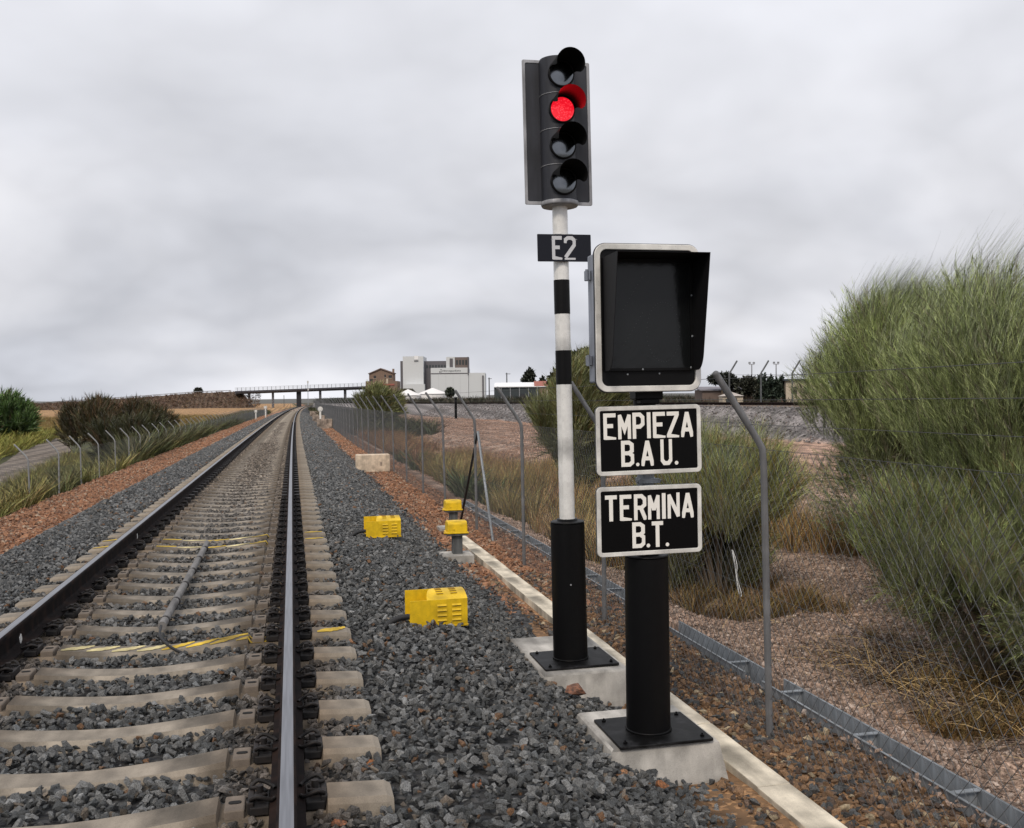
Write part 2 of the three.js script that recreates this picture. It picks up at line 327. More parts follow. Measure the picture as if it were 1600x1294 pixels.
scatter('ballast_stones', 'dark grey crushed stone ballast around and between the sleepers', 'gravel', [
  { n: 100000, d0: 2.0, d1: 15, x0: -4.2, x1: 2.5, s0: 0.024, s1: 0.066, y: by, keep: kb, color: ballastColor, jit: 0.03 },
  { n: 76000, d0: 14, d1: 40, x0: -4.2, x1: 2.25, s0: 0.045, s1: 0.082, y: by, keep: kb, color: ballastColor, jit: 0.03 },
  { n: 16000, d0: 38, d1: 80, x0: -1.75, x1: 0, s0: 0.05, s1: 0.085, y: (X, d) => by(X, d) - 0.012, keep: kb, color: ballastColor, jit: 0.02 },
  { n: 70000, d0: 38, d1: 150, x0: -4.2, x1: 2.2, s0: 0.08, s1: 0.15, y: by, keep: (X, d, q) => kb(X, d, q) && !(X > -2.2 && X < 0.45), color: ballastColor, jit: 0.02, lift: -0.1 },
], 501);
const soilCol = (near) => (X, d, a, b) => {
  if (near && b < 0.34 - (X - 2.2) * 0.14) { const v = 0.07 + a * 0.13; return [v, v * 1.02, v * 1.02]; }
  const v = 0.6 + a * 0.9; return b > 0.93 ? [0.56 * v, 0.44 * v, 0.28 * v] : b > 0.66 ? [0.21 * v, 0.14 * v, 0.10 * v] : [0.36 * v, 0.21 * v, 0.11 * v];
};
const orangeCol = (X, d, a, b) => { const v = 0.62 + a * 0.7; return b > 0.9 ? [0.62 * v, 0.47 * v, 0.34 * v] : b > 0.7 ? [0.26 * v, 0.14 * v, 0.09 * v] : [0.55 * v, 0.28 * v, 0.155 * v]; };
const pinkCol = (X, d, a, b) => { const v = 0.55 + a * 0.85; return b > 0.85 ? [0.90 * v, 0.72 * v, 0.60 * v] : b < 0.12 ? [0.30 * v, 0.22 * v, 0.17 * v] : [0.62 * v, 0.44 * v, 0.335 * v]; };
const gy = (X, d) => ground(X + curve(d), d);
scatter('soil_pebbles', 'brown and orange pebbles and dark stones on the soil beside the fence', 'gravel', [
  { n: 15000, d0: 2.6, d1: 11, x0: 2.2, x1: 3.38, s0: 0.012, s1: 0.075, y: gy, keep: (X, d, q) => !inBlock(X, d) && !(X > 2.30 && X < 2.58), color: soilCol(true), lift: 0.12, jit: 0.004 },
  { n: 15000, d0: 9, d1: 34, x0: 1.75, x1: 3.38, s0: 0.03, s1: 0.09, y: gy, keep: (X, d) => !(X > 2.3 && X < 2.58 && d < 14.3) && X > 1.9 - 0.3 * hash2((d * 9) | 0, 3, 4), color: orangeCol, lift: 0.1, jit: 0.004 },
  { n: 14000, d0: 30, d1: 110, x0: 1.9, x1: 3.6, s0: 0.07, s1: 0.16, y: gy, color: orangeCol, lift: -0.05, jit: 0.004 },
], 502);
scatter('orange_rubble', 'orange brown rubble shoulder along the left edge of the ballast', 'rubble', [
  { n: 34000, d0: 8, d1: 46, x0: -5.6, x1: -3.3, s0: 0.035, s1: 0.10, y: gy, keep: (X, d, q) => X < -3.75 - 0.3 * (q - 0.5) && X > -5.2 - q * 0.4, color: orangeCol, lift: 0.1, jit: 0.005 },
  { n: 14000, d0: 44, d1: 160, x0: -5.4, x1: -3.5, s0: 0.08, s1: 0.17, y: gy, color: orangeCol, lift: -0.05, jit: 0.004 },
], 503);
scatter('pale_gravel', 'pale pinkish gravel on the slope behind the right fence', 'gravel', [
  { n: 60000, d0: 2.2, d1: 13, x0: 3.3, x1: 8.5, s0: 0.018, s1: 0.05, y: gy, keep: (X, d, q) => !(X > 3.33 && X < 3.63), color: pinkCol, lift: 0.1, jit: 0.006 },
  { n: 50000, d0: 12, d1: 42, x0: 3.7, x1: 16, s0: 0.035, s1: 0.08, y: gy, color: (X, d, a, b) => mixc(pinkCol(X, d, a, b), orangeCol(X, d, a, b), step(18, 30, d) * 0.6), lift: 0.0, jit: 0.006 },
  { n: 42000, d0: 38, d1: 110, x0: 6, x1: 22, s0: 0.06, s1: 0.17, y: gy, keep: (X, d, q) => t2x(d) - X - curve(d) > 4.4, color: (X, d, a, b) => { const v = 0.6 + a * 0.7; return b > 0.8 ? [0.70 * v, 0.5 * v, 0.40 * v] : [0.62 * v, 0.40 * v, 0.29 * v]; }, lift: -0.08, jit: 0.004 },
  { n: 1500, d0: 2.6, d1: 20, x0: 3.41, x1: 3.55, s0: 0.015, s1: 0.05, y: () => -0.805, keep: (X, d, q) => fbm(d * 1.3, 3, 611, 2) > 0.38 && q < 0.8, color: pinkCol, lift: 0.2, jit: 0.01 },
  { n: 900, d0: 2.6, d1: 20, x0: 3.30, x1: 3.42, s0: 0.02, s1: 0.055, y: () => -0.70, keep: (X, d, q) => fbm(d * 0.9, 7, 613, 2) > 0.55, color: pinkCol, lift: 0.2, jit: 0.02 },
], 504);
scatter('embankment_stones', 'pale grey ballast stones on the bank of the second track', 'gravel', [
  { n: 46000, d0: 20, d1: 130, x0: 8, x1: 28, s0: 0.09, s1: 0.19, y: gy, keep: (X, d) => { const e = t2x(d) - X - curve(d); return e < 4.6 && e > -1; }, color: (X, d, a, b) => { const v = 0.14 + a * 0.34; return b > 0.8 ? [v * 1.1, v * 0.92, v * 0.85] : [v, v * 0.95, v * 0.94]; }, lift: 0.05, jit: 0.04 },
], 505);

// ------------------------------------------------------------------ the track
const railProfile = (() => { const h = [[0, -0.001], [0.029, -0.003], [0.0355, -0.012], [0.034, -0.037], [0.010, -0.05], [0.0085, -0.132], [0.02, -0.147], [0.069, -0.160], [0.070, -0.171]]; return [...h, ...h.slice(1).reverse().map(([x, y]) => [-x, y])]; })();
function sweep(profile, path, closed) {   // path: [x, y, z] rows, profile across x and y
  const P = [], U = [], I = [], n = profile.length;
  path.forEach(([x, y, z], k) => profile.forEach(([a, b], i) => { P.push(x + a, y + b, z); U.push(i * 0.03, -z); }));
  for (let k = 0; k + 1 < path.length; k++) for (let i = 0; i < (closed ? n : n - 1); i++) { const a = k * n + i, b = k * n + (i + 1) % n; I.push(a, b, a + n, b, b + n, a + n); }
  const g = new THREE.BufferGeometry(); g.setAttribute('position', new THREE.Float32BufferAttribute(P, 3)); g.setAttribute('uv', new THREE.Float32BufferAttribute(U, 2)); g.setIndex(I);
  const f = g.toNonIndexed(); f.computeVertexNormals(); return f;
}
const railD = gridLines([[-1.5, 60, 1.5], [60, 440, 6]]);
for (const [X, label] of [[0, 'right steel rail with polished head passing beside the signal'], [-1.74, 'left steel rail with polished head on the far side of the track']]) {
  const t = thing('rail', label, 'rail');
  const path = railD.map((d) => [X + curve(d), 0, -d]);
  obj('rail_body', sweep(railProfile, path, true), mat.railSide, t, true);
  const crown = []; for (let i = 0; i <= 6; i++) { const a = (i / 3 - 1); crown.push([a * 0.026, 0.0008 - a * a * a * a * 0.004]); }
  const top = obj('running_surface', sweep(crown, path, false), mat.railTop, t, true);
  if (X < -1) for (const [d, k] of [[6.75, 1], [11.6, 0.8]]) { const w = obj('white_tag', plate(rrect(0.05, 0.05, 0.01), 0.003), mat.white, t); w.rotation.set(0, Math.PI / 2, 0.5 * k); w.position.set(X + 0.05, -0.09, -d); }
}
const topY = (x) => { const a = Math.abs(x); return a < 0.602 ? lerp(-0.222, -0.178, (a / 0.6) ** 1.7) : a < 1.022 ? -0.212 : a < 1.27 ? -0.163 - (a - 1.022) * 0.05 : -0.19; };
const halfTop = (a) => (a < 0.61 ? lerp(0.076, 0.086, a / 0.6) : 0.080);
const sleeperGeo = (() => {
  const xs = [0, 0.15, 0.3, 0.45, 0.598, 0.606, 0.75, 0.9, 1.018, 1.026, 1.15, 1.262, 1.29], all = [...xs.slice(1).map((v) => -v).reverse(), ...xs];
  const P = [], I = [];
  const rows = all.map((x) => { const a = Math.abs(x), t = topY(a), h = halfTop(a), e = a > 1.28; return [[-h - 0.085, -0.46], [-h - 0.016, t - 0.022 - e * 0.01], [-h, t], [h, t], [h + 0.016, t - 0.022 - e * 0.01], [h + 0.085, -0.46]].map(([z, y]) => [x, y, z]); });
  rows.forEach((r) => r.forEach((p) => P.push(...p)));
  for (let k = 0; k + 1 < rows.length; k++) for (let i = 0; i < 5; i++) { const a = k * 6 + i; I.push(a, a + 1, a + 6, a + 1, a + 7, a + 6); }
  for (const k of [0, rows.length - 1]) for (let i = 1; i < 5; i++) I.push(k * 6, k * 6 + i, k * 6 + i + 1);
  const g = new THREE.BufferGeometry(); g.setAttribute('position', new THREE.Float32BufferAttribute(P, 3)); g.setIndex(I); const f = g.toNonIndexed(); f.computeVertexNormals();
  const p = f.attributes.position, K = new Float32Array(p.count * 3);   // rust and brake dust stain the concrete beside the rails
  for (let i = 0; i < p.count; i++) { const a = Math.abs(p.getX(i)), n = vnoise(p.getX(i) * 9, p.getZ(i) * 30, 3), s = clamp(step(0.35, 0.68, a) * step(1.22, 1.0, a) * 0.75 + 0.25 * n, 0, 1); K.set([lerp(1.05, 0.66, s), lerp(1.05, 0.58, s), lerp(1.05, 0.51, s)], i * 3); }
  f.setAttribute('color', new THREE.BufferAttribute(K, 3)); return uvm(f);
})();
const clipGeo = (s) => {   // fastening on one side of a rail: guide plate, spring wire, screw and washer
  const a = [box(0.075, 0.035, 0.17, s * 0.108, -0.188, 0, 0.006), box(0.025, 0.05, 0.15, s * 0.142, -0.178, 0, 0.006), cyl(0.016, 0.016, 0.05, s * 0.108, -0.14, 0, 6), cyl(0.026, 0.024, 0.012, s * 0.108, -0.158, 0, 12)];
  for (const k of [-1, 1]) a.push(tube([[s * 0.105, -0.150, 0], [s * 0.085, -0.148, k * 0.022], [s * 0.118, -0.142, k * 0.045], [s * 0.145, -0.147, k * 0.064], [s * 0.118, -0.128, k * 0.085], [s * 0.062, -0.150, k * 0.075], [s * 0.05, -0.153, k * 0.05]], 0.0085, 16, 6));
  return uvm(merged(a));
};
const clipFar = (s) => uvm(merged([box(0.085, 0.07, 0.16, s * 0.105, -0.165, 0, 0)]));
const clips = { near: [clipGeo(-1), clipGeo(1)], far: [clipFar(-1), clipFar(1)] };
const slotGeo = uvm(merged([plate(rrect(0.05, 0.028, 0.013), 0.004).rotateX(-Math.PI / 2)]));
const seatBlock = uvm(merged([box(0.08, 0.045, 0.15, 0, -0.199, 0, 0.008)]));
const sleeperMats = [0, 1, 2, 3, 4].map((k) => { const m = mat.sleeper.clone(); m.color.multiplyScalar([1, 0.9, 1.08, 0.95, 1.03][k]); return m; });
const seatMat = M(0.25, 0.205, 0.165, 0.93, { map: T.concrete });
const ORD = ['first', 'second', 'third', 'fourth', 'fifth', 'sixth', 'seventh'];
const sleeperLabel = (k) => (k < 9 ? `plain sleeper, ${ORD[8 - k]} one in front of the broadly yellow painted sleeper` : k < 17 ? `plain sleeper by the grey pipe, ${ORD[k - 10]} one beyond the broadly yellow painted sleeper` : 'plain grey concrete sleeper farther along than the two thinly painted ones');
const PAINTED = { 9: 'near', 17: 'far', 18: 'far' };
{
  const r = rng(77);
  for (let k = 2; k < 302; k++) {
    const d = SL0 + k * SP, near = k < 26, mid = k < 130;
    const t = thing('sleeper', PAINTED[k] ? null : sleeperLabel(k), 'sleeper', [-0.87 + curve(d), (r() - 0.5) * 0.006, -d], (r() - 0.5) * 0.012, PAINTED[k] ? null : 'concrete sleepers of the near track');
    if (PAINTED[k]) tag(t, k === 9 ? 'concrete sleeper with broad pale yellow paint strokes before the grey pipe' : k === 17 ? 'first of two thinly yellow painted sleepers at the far pipe end' : 'second thinly yellow painted sleeper, just beyond the far pipe end', 'sleeper');
    sub('sleeper_body', sleeperGeo, sleeperMats[Math.floor(r() * 5)], t);
    if (mid) for (const rx of [-0.87, 0.87]) for (const s of [0, 1]) { const c = sub('rail_clip', (near ? clips.near : clips.far)[s], mat.clip, t); c.position.x = rx; }
    if (near) for (const s of [-1, 1]) { const b = sub('seat_block', seatBlock, seatMat, t); b.position.x = s * 0.665; const h = sub('bolt_slot', slotGeo, mat.hole, b); h.position.set(0, -0.1775, 0); }
    if (PAINTED[k]) {
      const st = (x0, x1, z0, z1, w, m) => { const P = [], I = [], N = 14; for (let i = 0; i <= N; i++) { const f = i / N, x = lerp(x0, x1, f), z = lerp(z0, z1, f) + (hash2(i, k, 5) - 0.5) * w * 0.25, ww = w * (0.4 + 0.6 * Math.sin(Math.PI * clamp(f * 0.9 + 0.06, 0, 1))); const y = topY(Math.abs(x)) + 0.004; P.push(x, y, clamp(z - ww / 2, -halfTop(Math.abs(x)), halfTop(Math.abs(x))), x, y, clamp(z + ww / 2, -halfTop(Math.abs(x)), halfTop(Math.abs(x)))); if (i) I.push(2 * i - 2, 2 * i - 1, 2 * i, 2 * i, 2 * i - 1, 2 * i + 1); }
        const g = new THREE.BufferGeometry(); g.setAttribute('position', new THREE.Float32BufferAttribute(P, 3)); g.setIndex(I); g.computeVertexNormals(); sub('paint_stroke', uvm(flat(g)), m, t); };
      if (k === 9) { st(-0.72, -0.66, 0.03, -0.02, 0.07, mat.paint); for (let i = 0; i < 7; i++) st(-0.58 + i * 0.155, -0.40 + i * 0.16, 0.07, -0.07, 0.085, i < 4 ? mat.paintPale : mat.paint); st(0.40, 0.78, -0.05, -0.08, 0.05, mat.paint); st(0.52, 0.74, 0.08, 0.03, 0.09, mat.paint); st(1.06, 1.255, 0.06, -0.05, 0.10, mat.paint); }
      else { for (let i = 0; i < 5; i++) st(-0.62 + i * 0.26, -0.38 + i * 0.27, 0.05, -0.03, 0.09, i % 2 ? mat.paintPale : mat.paint); st(1.04, 1.25, 0.05, -0.05, 0.08, mat.paint); st(-1.25, -1.04, 0.04, -0.04, 0.08, mat.paint); st(-0.74, -0.65, 0, 0.02, 0.06, mat.paint); if (k === 17) { st(0.50, 0.62, -0.09, 0.09, 0.05, mat.paint); st(0.62, 0.50, -0.09, 0.09, 0.05, mat.paint); } }
    }
  }
  const far = []; for (let k = 302; k < 700; k++) { const d = SL0 + k * SP; far.push(box(2.58, 0.1, 0.24, -0.87 + curve(d), -0.235, -d)); }
  tag(obj('distant_sleepers', far, mat.concretePink), 'distant concrete sleepers towards the bridge', 'sleepers', null, 'stuff');
}
{
  const t = thing('conduit_pipe', 'grey ringed pipe lying across the sleepers between the rails', 'pipe', [-0.88, -0.15, -7.2]);
  const a = [0, -0.012, 0], b = [-0.02, -0.005, -4.05];
  obj('pipe_body', [bar(a, b, 0.031, 14)], mat.pipe, t);
  const rings = []; for (let i = 0; i < 6; i++) { const f = 0.04 + i * 0.17; rings.push(bar([lerp(a[0], b[0], f), lerp(a[1], b[1], f), -4.05 * f], [a[0], lerp(a[1], b[1], f), -4.05 * f - 0.03], 0.034, 14)); }
  obj('pipe_ring', rings, mat.clip, t);
  obj('cable', tube([[0, 0, 0.05], [0.03, -0.03, 0.3], [0.2, -0.08, 0.55], [0.34, -0.10, 0.60], [0.42, -0.13, 0.66]], 0.009), mat.rubber, t);
}
// second track on the bank
for (const off of [0, 1.74]) {
  const t = thing('rail', off ? 'dark far rail of the second track on the bank' : 'dark near rail of the second track on the bank', 'rail');
  obj('rail_body', sweep(railProfile.map(([x, y]) => [x * 1.1, y]), gridLines([[6, 260, 4]]).map((d) => [t2x(d) + off + curve(d) * 0.3, 1.1, -d]), true), mat.railSide, t, true);
}
{
  const r = rng(5); let first;
  for (let k = 0; k < 110; k++) {
    const d = 24 + k * 0.66; let t;
    if (!first) { first = t = thing('bank_sleeper', 'short sleeper end showing under the second track rails', 'sleeper', [0, 0, 0], 0, 'sleepers of the second track'); sub('sleeper_body', uvm(merged([box(2.6, 0.2, 0.24)])), mat.concretePink, t); } else { t = first.clone(); t.name = numbered('bank_sleeper'); scene.add(t); }
    t.position.set(t2x(d) + 0.87 + curve(d) * 0.3, 0.83, -d);
  }
}
// orange stones lying on the ballast
const STONE_LABELS = ["orange stone beside the nearer yellow box foot, on open ballast", "small orange stone touching a bigger one on open ballast", "large pinkish stone lying against the front of the long footing", "tall orange stone at the front left corner of the square footing", "small orange stone below the front face of the square footing", "orange stone low in the open ballast, well right of the lowest sleeper end", "pale orange stone near the bottom sleeper end, by open ballast", "orange stone between the third and fourth sleeper ends from the bottom", "orange stone between the second and third sleeper ends from the bottom", "orange stone just below the lowest full sleeper end by the right rail", "round yellow orange stone lying between the rails near the bottom", "small orange stone at the sleeper end just before the yellow paint", "tiny orange stone right of its larger pair on open ballast"];
{
  const list = [[1.18, -0.34, 4.85, 0.085], [1.27, -0.36, 4.84, 0.06], [1.82, -0.52, 5.98, 0.13], [1.63, -0.50, 4.56, 0.10], [1.83, -0.54, 4.5, 0.075], [0.80, -0.27, 4.02, 0.085], [0.64, -0.27, 3.9, 0.075], [0.33, -0.24, 4.87, 0.07], [0.36, -0.26, 4.4, 0.07], [0.19, -0.25, 3.78, 0.075], [-0.59, -0.255, 4.46, 0.055], [0.42, -0.24, 6.6, 0.06], [1.34, -0.37, 4.84, 0.05]];
  const cols = [[0.42, 0.19, 0.075], [0.36, 0.17, 0.09], [0.33, 0.18, 0.12], [0.46, 0.26, 0.13]].map((c) => M(...c, 0.85, { map: T.rust, bumpMap: T.fine, bumpScale: 0.003 }));
  list.forEach(([x, y, d, s], i) => { const m = new THREE.Mesh(STONES[i % 6], cols[i % 4]); m.name = numbered('orange_stone'); m.scale.set(s * 1.35, s, s); m.rotation.set(0.2, i * 1.3, 0.25); m.position.set(x, y + s * 0.3, -d); m.castShadow = true; scene.add(m); tag(m, STONE_LABELS[i], 'stone', 'orange stones on the ballast'); });
}
// ------------------------------------------------------------------ the signal and its neighbours
const GL = {   // upright block letters as strokes on a box 1 wide, 1 high
  E: [[[1, 0], [0.12, 0], [0.12, 1], [1, 1]], [[0.12, 0.52], [0.78, 0.52]]], M: [[[0.1, 0], [0.1, 1], [0.5, 0.35], [0.9, 1], [0.9, 0]]], P: [[[0.12, 0], [0.12, 1], [0.62, 1], [0.88, 0.86], [0.88, 0.58], [0.62, 0.45], [0.12, 0.45]]],
  I: [[[0.5, 0], [0.5, 1]]], Z: [[[0, 1], [0.9, 1], [0.12, 0], [1, 0]]], A: [[[0.06, 0], [0.5, 1.04], [0.94, 0]], [[0.2, 0.25], [0.8, 0.25]]], B: [[[0.12, 0.52], [0.62, 0.52], [0.85, 0.62], [0.85, 0.9], [0.62, 1], [0.12, 1], [0.12, 0], [0.66, 0], [0.9, 0.12], [0.9, 0.4], [0.62, 0.52]]],
  U: [[[0.1, 1], [0.1, 0.16], [0.32, 0], [0.68, 0], [0.9, 0.16], [0.9, 1]]], T: [[[0, 1], [1, 1]], [[0.5, 1], [0.5, 0]]], R: [[[0.12, 0], [0.12, 1], [0.62, 1], [0.88, 0.86], [0.88, 0.6], [0.62, 0.47], [0.12, 0.47]], [[0.55, 0.47], [0.95, 0]]],
  N: [[[0.1, 0], [0.1, 1], [0.9, 0], [0.9, 1]]], 2: [[[0.06, 0.74], [0.1, 0.9], [0.32, 1], [0.68, 1], [0.9, 0.88], [0.9, 0.66], [0.1, 0.02]], [[0.02, 0], [0.98, 0]]],
};
function lettering(W, H, paint) {
  const c = document.createElement('canvas'); c.width = W; c.height = H; const x = c.getContext('2d'); paint(x, W, H);
  const t = new THREE.CanvasTexture(c); t.colorSpace = THREE.SRGBColorSpace; t.magFilter = THREE.LinearFilter; return t;
}
function glyphs(x, list, stroke, color) {
  x.strokeStyle = x.fillStyle = color; x.lineWidth = stroke; x.lineJoin = 'miter'; x.lineCap = 'butt'; x.miterLimit = 3;
  for (const [ch, x0, x1, y0, y1] of list) {
    if (ch === '.') { x.beginPath(); x.arc((x0 + x1) / 2, y1 - (x1 - x0) / 2, (x1 - x0) / 2, 0, 7); x.fill(); continue; }
    const h = stroke / 2, X = (u) => (ch === 'I' ? (x0 + x1) / 2 : lerp(x0, x1, u)), Y = (v) => lerp(y1 - h, y0 + h, v);
    x.save(); x.beginPath(); x.rect(x0 - 2, y0 - 1, x1 - x0 + 4, y1 - y0 + 2); x.clip();
    for (const p of GL[ch]) { x.beginPath(); p.forEach(([u, v], i) => { const end = (i === 0 || i === p.length - 1) && (v === 0 || v === 1); x[i ? 'lineTo' : 'moveTo'](X(u), Y(v) + (end && v === 0 ? h : end && p.length > 1 && v === 1 && Math.abs(p[i ? i - 1 : 1][1] - v) > 0.1 ? -h : 0)); }); x.stroke(); }
    x.restore();
  }
}
function printed(t, rough = 0.5) { return new THREE.MeshPhysicalMaterial({ map: t, roughness: rough, specularIntensity: 0.3, side: THREE.DoubleSide }); }
function sheet(w, h, m, parent, name, z) { const g = new THREE.PlaneGeometry(w, h); const o = new THREE.Mesh(g, m); o.name = name; o.position.z = z; o.castShadow = o.receiveShadow = true; parent.add(o); return o; }

function footing(X, Z, x0, x1, z0, z1, label) {   // concrete block that flares towards its foot
  const t = thing('concrete_footing', label, 'footing', [X, -0.43, Z]);
  const P = [], I = [], lv = [[0, -0.012], [-0.012, 0], [-0.2, 0.035], [-0.42, 0.06]];
  for (const [y, f] of lv) P.push(x0 - f, y, z0 - f, x1 + f, y, z0 - f, x1 + f, y, z1 + f, x0 - f, y, z1 + f);
  for (let k = 0; k < 3; k++) for (let i = 0; i < 4; i++) { const a = k * 4 + i, b = k * 4 + (i + 1) % 4; I.push(a, b, a + 4, b, b + 4, a + 4); }
  I.push(0, 2, 1, 0, 3, 2);
  const g = new THREE.BufferGeometry(); g.setAttribute('position', new THREE.Float32BufferAttribute(P, 3)); g.setIndex(I);
  obj('footing_block', flat(g), mat.concrete, t); return t;
}
function lowerTube(t, px) {
  obj('base_plate', plate(rrect(0.53, 0.46, 0.01), 0.016, 0.003).rotateX(-Math.PI / 2).translate(0.02, 0.002, 0), mat.plateBlack, t);
  obj('base_tube', [cyl(0.122, 0.120, 0.965, 0, 0.495, 0, 40), cyl(0.126, 0.124, 0.02, 0, 0.022, 0, 40), new THREE.TorusGeometry(0.121, 0.007, 8, 40).rotateX(Math.PI / 2).translate(0, 0.026, 0)], mat.black, t);
  obj('collar', [new THREE.LatheGeometry([[0, 0], [0.118, 0], [0.120, 0.008], [0.112, 0.014], [0.075, 0.016], [0.072, 0.03], [0, 0.03]].map(([a, b]) => new THREE.Vector2(a, b)), 40).translate(0, 0.978, 0)], mat.black, t);
  for (const [a, b] of [[-0.2, 0.18], [0.24, 0.18], [-0.2, -0.18], [0.24, -0.18]]) obj('bolt', [cyl(0.012, 0.012, 0.010, a, 0.022, b, 6), cyl(0.006, 0.005, 0.016, a, 0.028, b, 8)], mat.black, t);
}
footing(1.97, -6.5, -0.30, 0.31, -0.74, 0.30, 'long concrete footing under the tall colour light signal');
footing(1.97, -5.06, -0.31, 0.30, -0.36, 0.27, 'square concrete footing under the post with two word signs');

{ // colour light signal
  const t = thing('railway_signal', 'tall four lamp railway signal lit red on a black and white banded mast', 'railway signal', [1.945, -0.43, -6.52]);
  t.rotation.z = 0.0150;
  lowerTube(t);
  obj('mast', cyl(0.055, 0.054, 2.30, 0, 2.10, 0, 32, true), mat.white, t);
  for (const [a, b] of [[2.452, 2.69], [1.957, 2.195]]) obj('black_band', cyl(0.0562, 0.0562, b - a, 0, (a + b) / 2, 0, 32, true), mat.black, t);
  // number plate
  const np = new THREE.Group(); np.name = 'number_plate'; np.position.set(0.005, 2.905, 0.075); t.add(np);
  obj('plate_body', plate(rrect(0.388, 0.19, 0.006), 0.004, 0.001, -0.004), mat.charcoal, np);
  sheet(0.384, 0.186, printed(lettering(512, 248, (x, W, H) => { x.fillStyle = '#1f2129'; x.fillRect(0, 0, W, H); glyphs(x, [['E', 138, 232, 14, 232], ['2', 254, 364, 14, 232]], 34, '#c6c8cc'); x.fillStyle = '#8d8f96'; x.fillRect(128, 42, 20, 5); x.fillRect(360, 42, 20, 5); })), np, 'plate_print', 0.0015);
  obj('clamp', [new THREE.TorusGeometry(0.058, 0.006, 6, 24).rotateX(Math.PI / 2).translate(-0.005, 0.06, -0.075), new THREE.TorusGeometry(0.058, 0.006, 6, 24).rotateX(Math.PI / 2).translate(-0.005, -0.06, -0.075), box(0.05, 0.03, 0.03, -0.04, 0.085, -0.02, 0.004), box(0.05, 0.03, 0.03, 0.04, 0.085, -0.02, 0.004)], mat.edgeGrey, np);
  // head
  const h0 = 3.235, H = 0.985;
  obj('flange', [new THREE.LatheGeometry([[0, -0.012], [0.124, -0.012], [0.132, 0.002], [0.132, 0.022], [0.122, 0.026], [0, 0.026]].map(([a, b]) => new THREE.Vector2(a, b)), 48).translate(0, h0 - 0.02, 0.0)], mat.edgeGrey, t);
  const bb = new THREE.Group(); bb.name = 'backboard'; bb.position.set(0.004, h0 + H / 2, -0.035); t.add(bb);
  obj('board', plate(rrect(0.45, 0.965, 0.012), 0.006, 0.001), mat.charcoal, bb);
  const fr = rrect(0.492, 1.01, 0.012); fr.holes.push(rrect(0.45, 0.965, 0.012)); obj('border', plate(fr, 0.012, 0.003, -0.001), mat.edgeGrey, bb);
  for (let k = 0; k < 4; k++) {
    const hh = H / 4, y0 = h0 + hh * k, m = new THREE.Group(); m.name = 'lamp_unit'; m.position.set(0, y0 + hh / 2, 0); t.add(m);
    const arc = []; for (let i = 0; i <= 24; i++) { const a = Math.PI * (i / 24); arc.push([Math.cos(a) * 0.122, Math.sin(a) * 0.128 - 0.01]); }
    const s = new THREE.Shape(); s.moveTo(0.122, -0.028); arc.forEach(([a, b]) => s.lineTo(a, b)); s.lineTo(-0.122, -0.028);
    const body = new THREE.ExtrudeGeometry(s, { depth: hh - 0.006, bevelEnabled: true, bevelSize: 0.002, bevelThickness: 0.002, bevelOffset: -0.002, bevelSegments: 1, curveSegments: 24 }).translate(0, 0, -hh / 2 + 0.003).rotateX(Math.PI / 2);
    obj('housing', body, mat.charcoal, m);
    const rim = []; for (let i = 0; i <= 20; i++) { const a = Math.PI * (1.02 - 0.62 * i / 20); rim.push([Math.cos(a) * 0.1235, hh / 2 - 0.001, Math.sin(a) * 0.1295 - 0.01]); }
    if (k < 3) obj('joint_trim', tube(rim, 0.0028, 20, 5), mat.edgeGrey, m);
    const red = k === 2, LZ = 0.126;
    obj('lens_ring', [new THREE.TorusGeometry(0.087, 0.009, 8, 40).translate(0, 0, LZ - 0.004), cyl(0.087, 0.087, 0.05, 0, 0, 0, 36, true).rotateX(Math.PI / 2).translate(0, 0, LZ - 0.028)], mat.black, m);
    const lensGeo = new THREE.SphereGeometry(0.50, 36, 8, 0, 6.2832, 0, 0.175).rotateX(Math.PI / 2).translate(0, 0, LZ - 0.49);
    if (red) {
      const lm = new THREE.MeshStandardMaterial({ roughness: 0.3, emissiveIntensity: 1.0 }); lm.color.setRGB(0.35, 0.02, 0.03); lm.emissive.setRGB(0.68, 0.006, 0.018);
      obj('lit_lens', lensGeo, lm, m);
      const dots = []; const r = rng(31); for (let i = 0; i < 90; i++) { const a = r() * 6.28, q = r() ** 0.8 * 0.078; dots.push(new THREE.CircleGeometry(0.0035, 6).translate(Math.cos(a) * q, Math.sin(a) * q, LZ + 0.0115 - q * q * 1.02)); }
      const dm = new THREE.MeshStandardMaterial({ roughness: 0.3 }); dm.color.setRGB(0.6, 0.2, 0.2); dm.emissive.setRGB(0.88, 0.035, 0.055); obj('lit_diode', dots, dm, m);
      const l = new THREE.SpotLight(0xff1020, 0.75, 6, 1.35, 0.5, 2); l.position.set(0, 0, LZ + 0.02); l.target.position.set(0, 0.05, LZ + 1); l.castShadow = true; l.shadow.radius = 4; m.add(l, l.target);
    } else {
      const lm = new THREE.MeshPhysicalMaterial({ roughness: 0.14, side: THREE.DoubleSide }); lm.color.setRGB(0.17, 0.18, 0.195); lm.metalness = 1; obj('lens', lensGeo, lm, m);
    }
    // hood: a tube round the lens, open below, its lower corners cut away towards the front
    const P = [], I = [], NA = 40, NT = 10;
    for (let j = 0; j <= NT; j++) for (let i = 0; i <= NA; i++) { const f = j / NT, u = (i / NA) * 2 - 1, am = u < 0 ? lerp(1.25, 1.72, step(0.2, 1.0, f)) : lerp(1.45, 2.05, step(0.0, 0.9, f)), a = u * am, R = 0.094 + f * 0.004; P.push(Math.sin(a) * R, Math.cos(a) * R, LZ - 0.012 + f * 0.245); }
    for (let j = 0; j < NT; j++) for (let i = 0; i < NA; i++) { const a = j * (NA + 1) + i; I.push(a, a + 1, a + NA + 1, a + 1, a + NA + 2, a + NA + 1); }
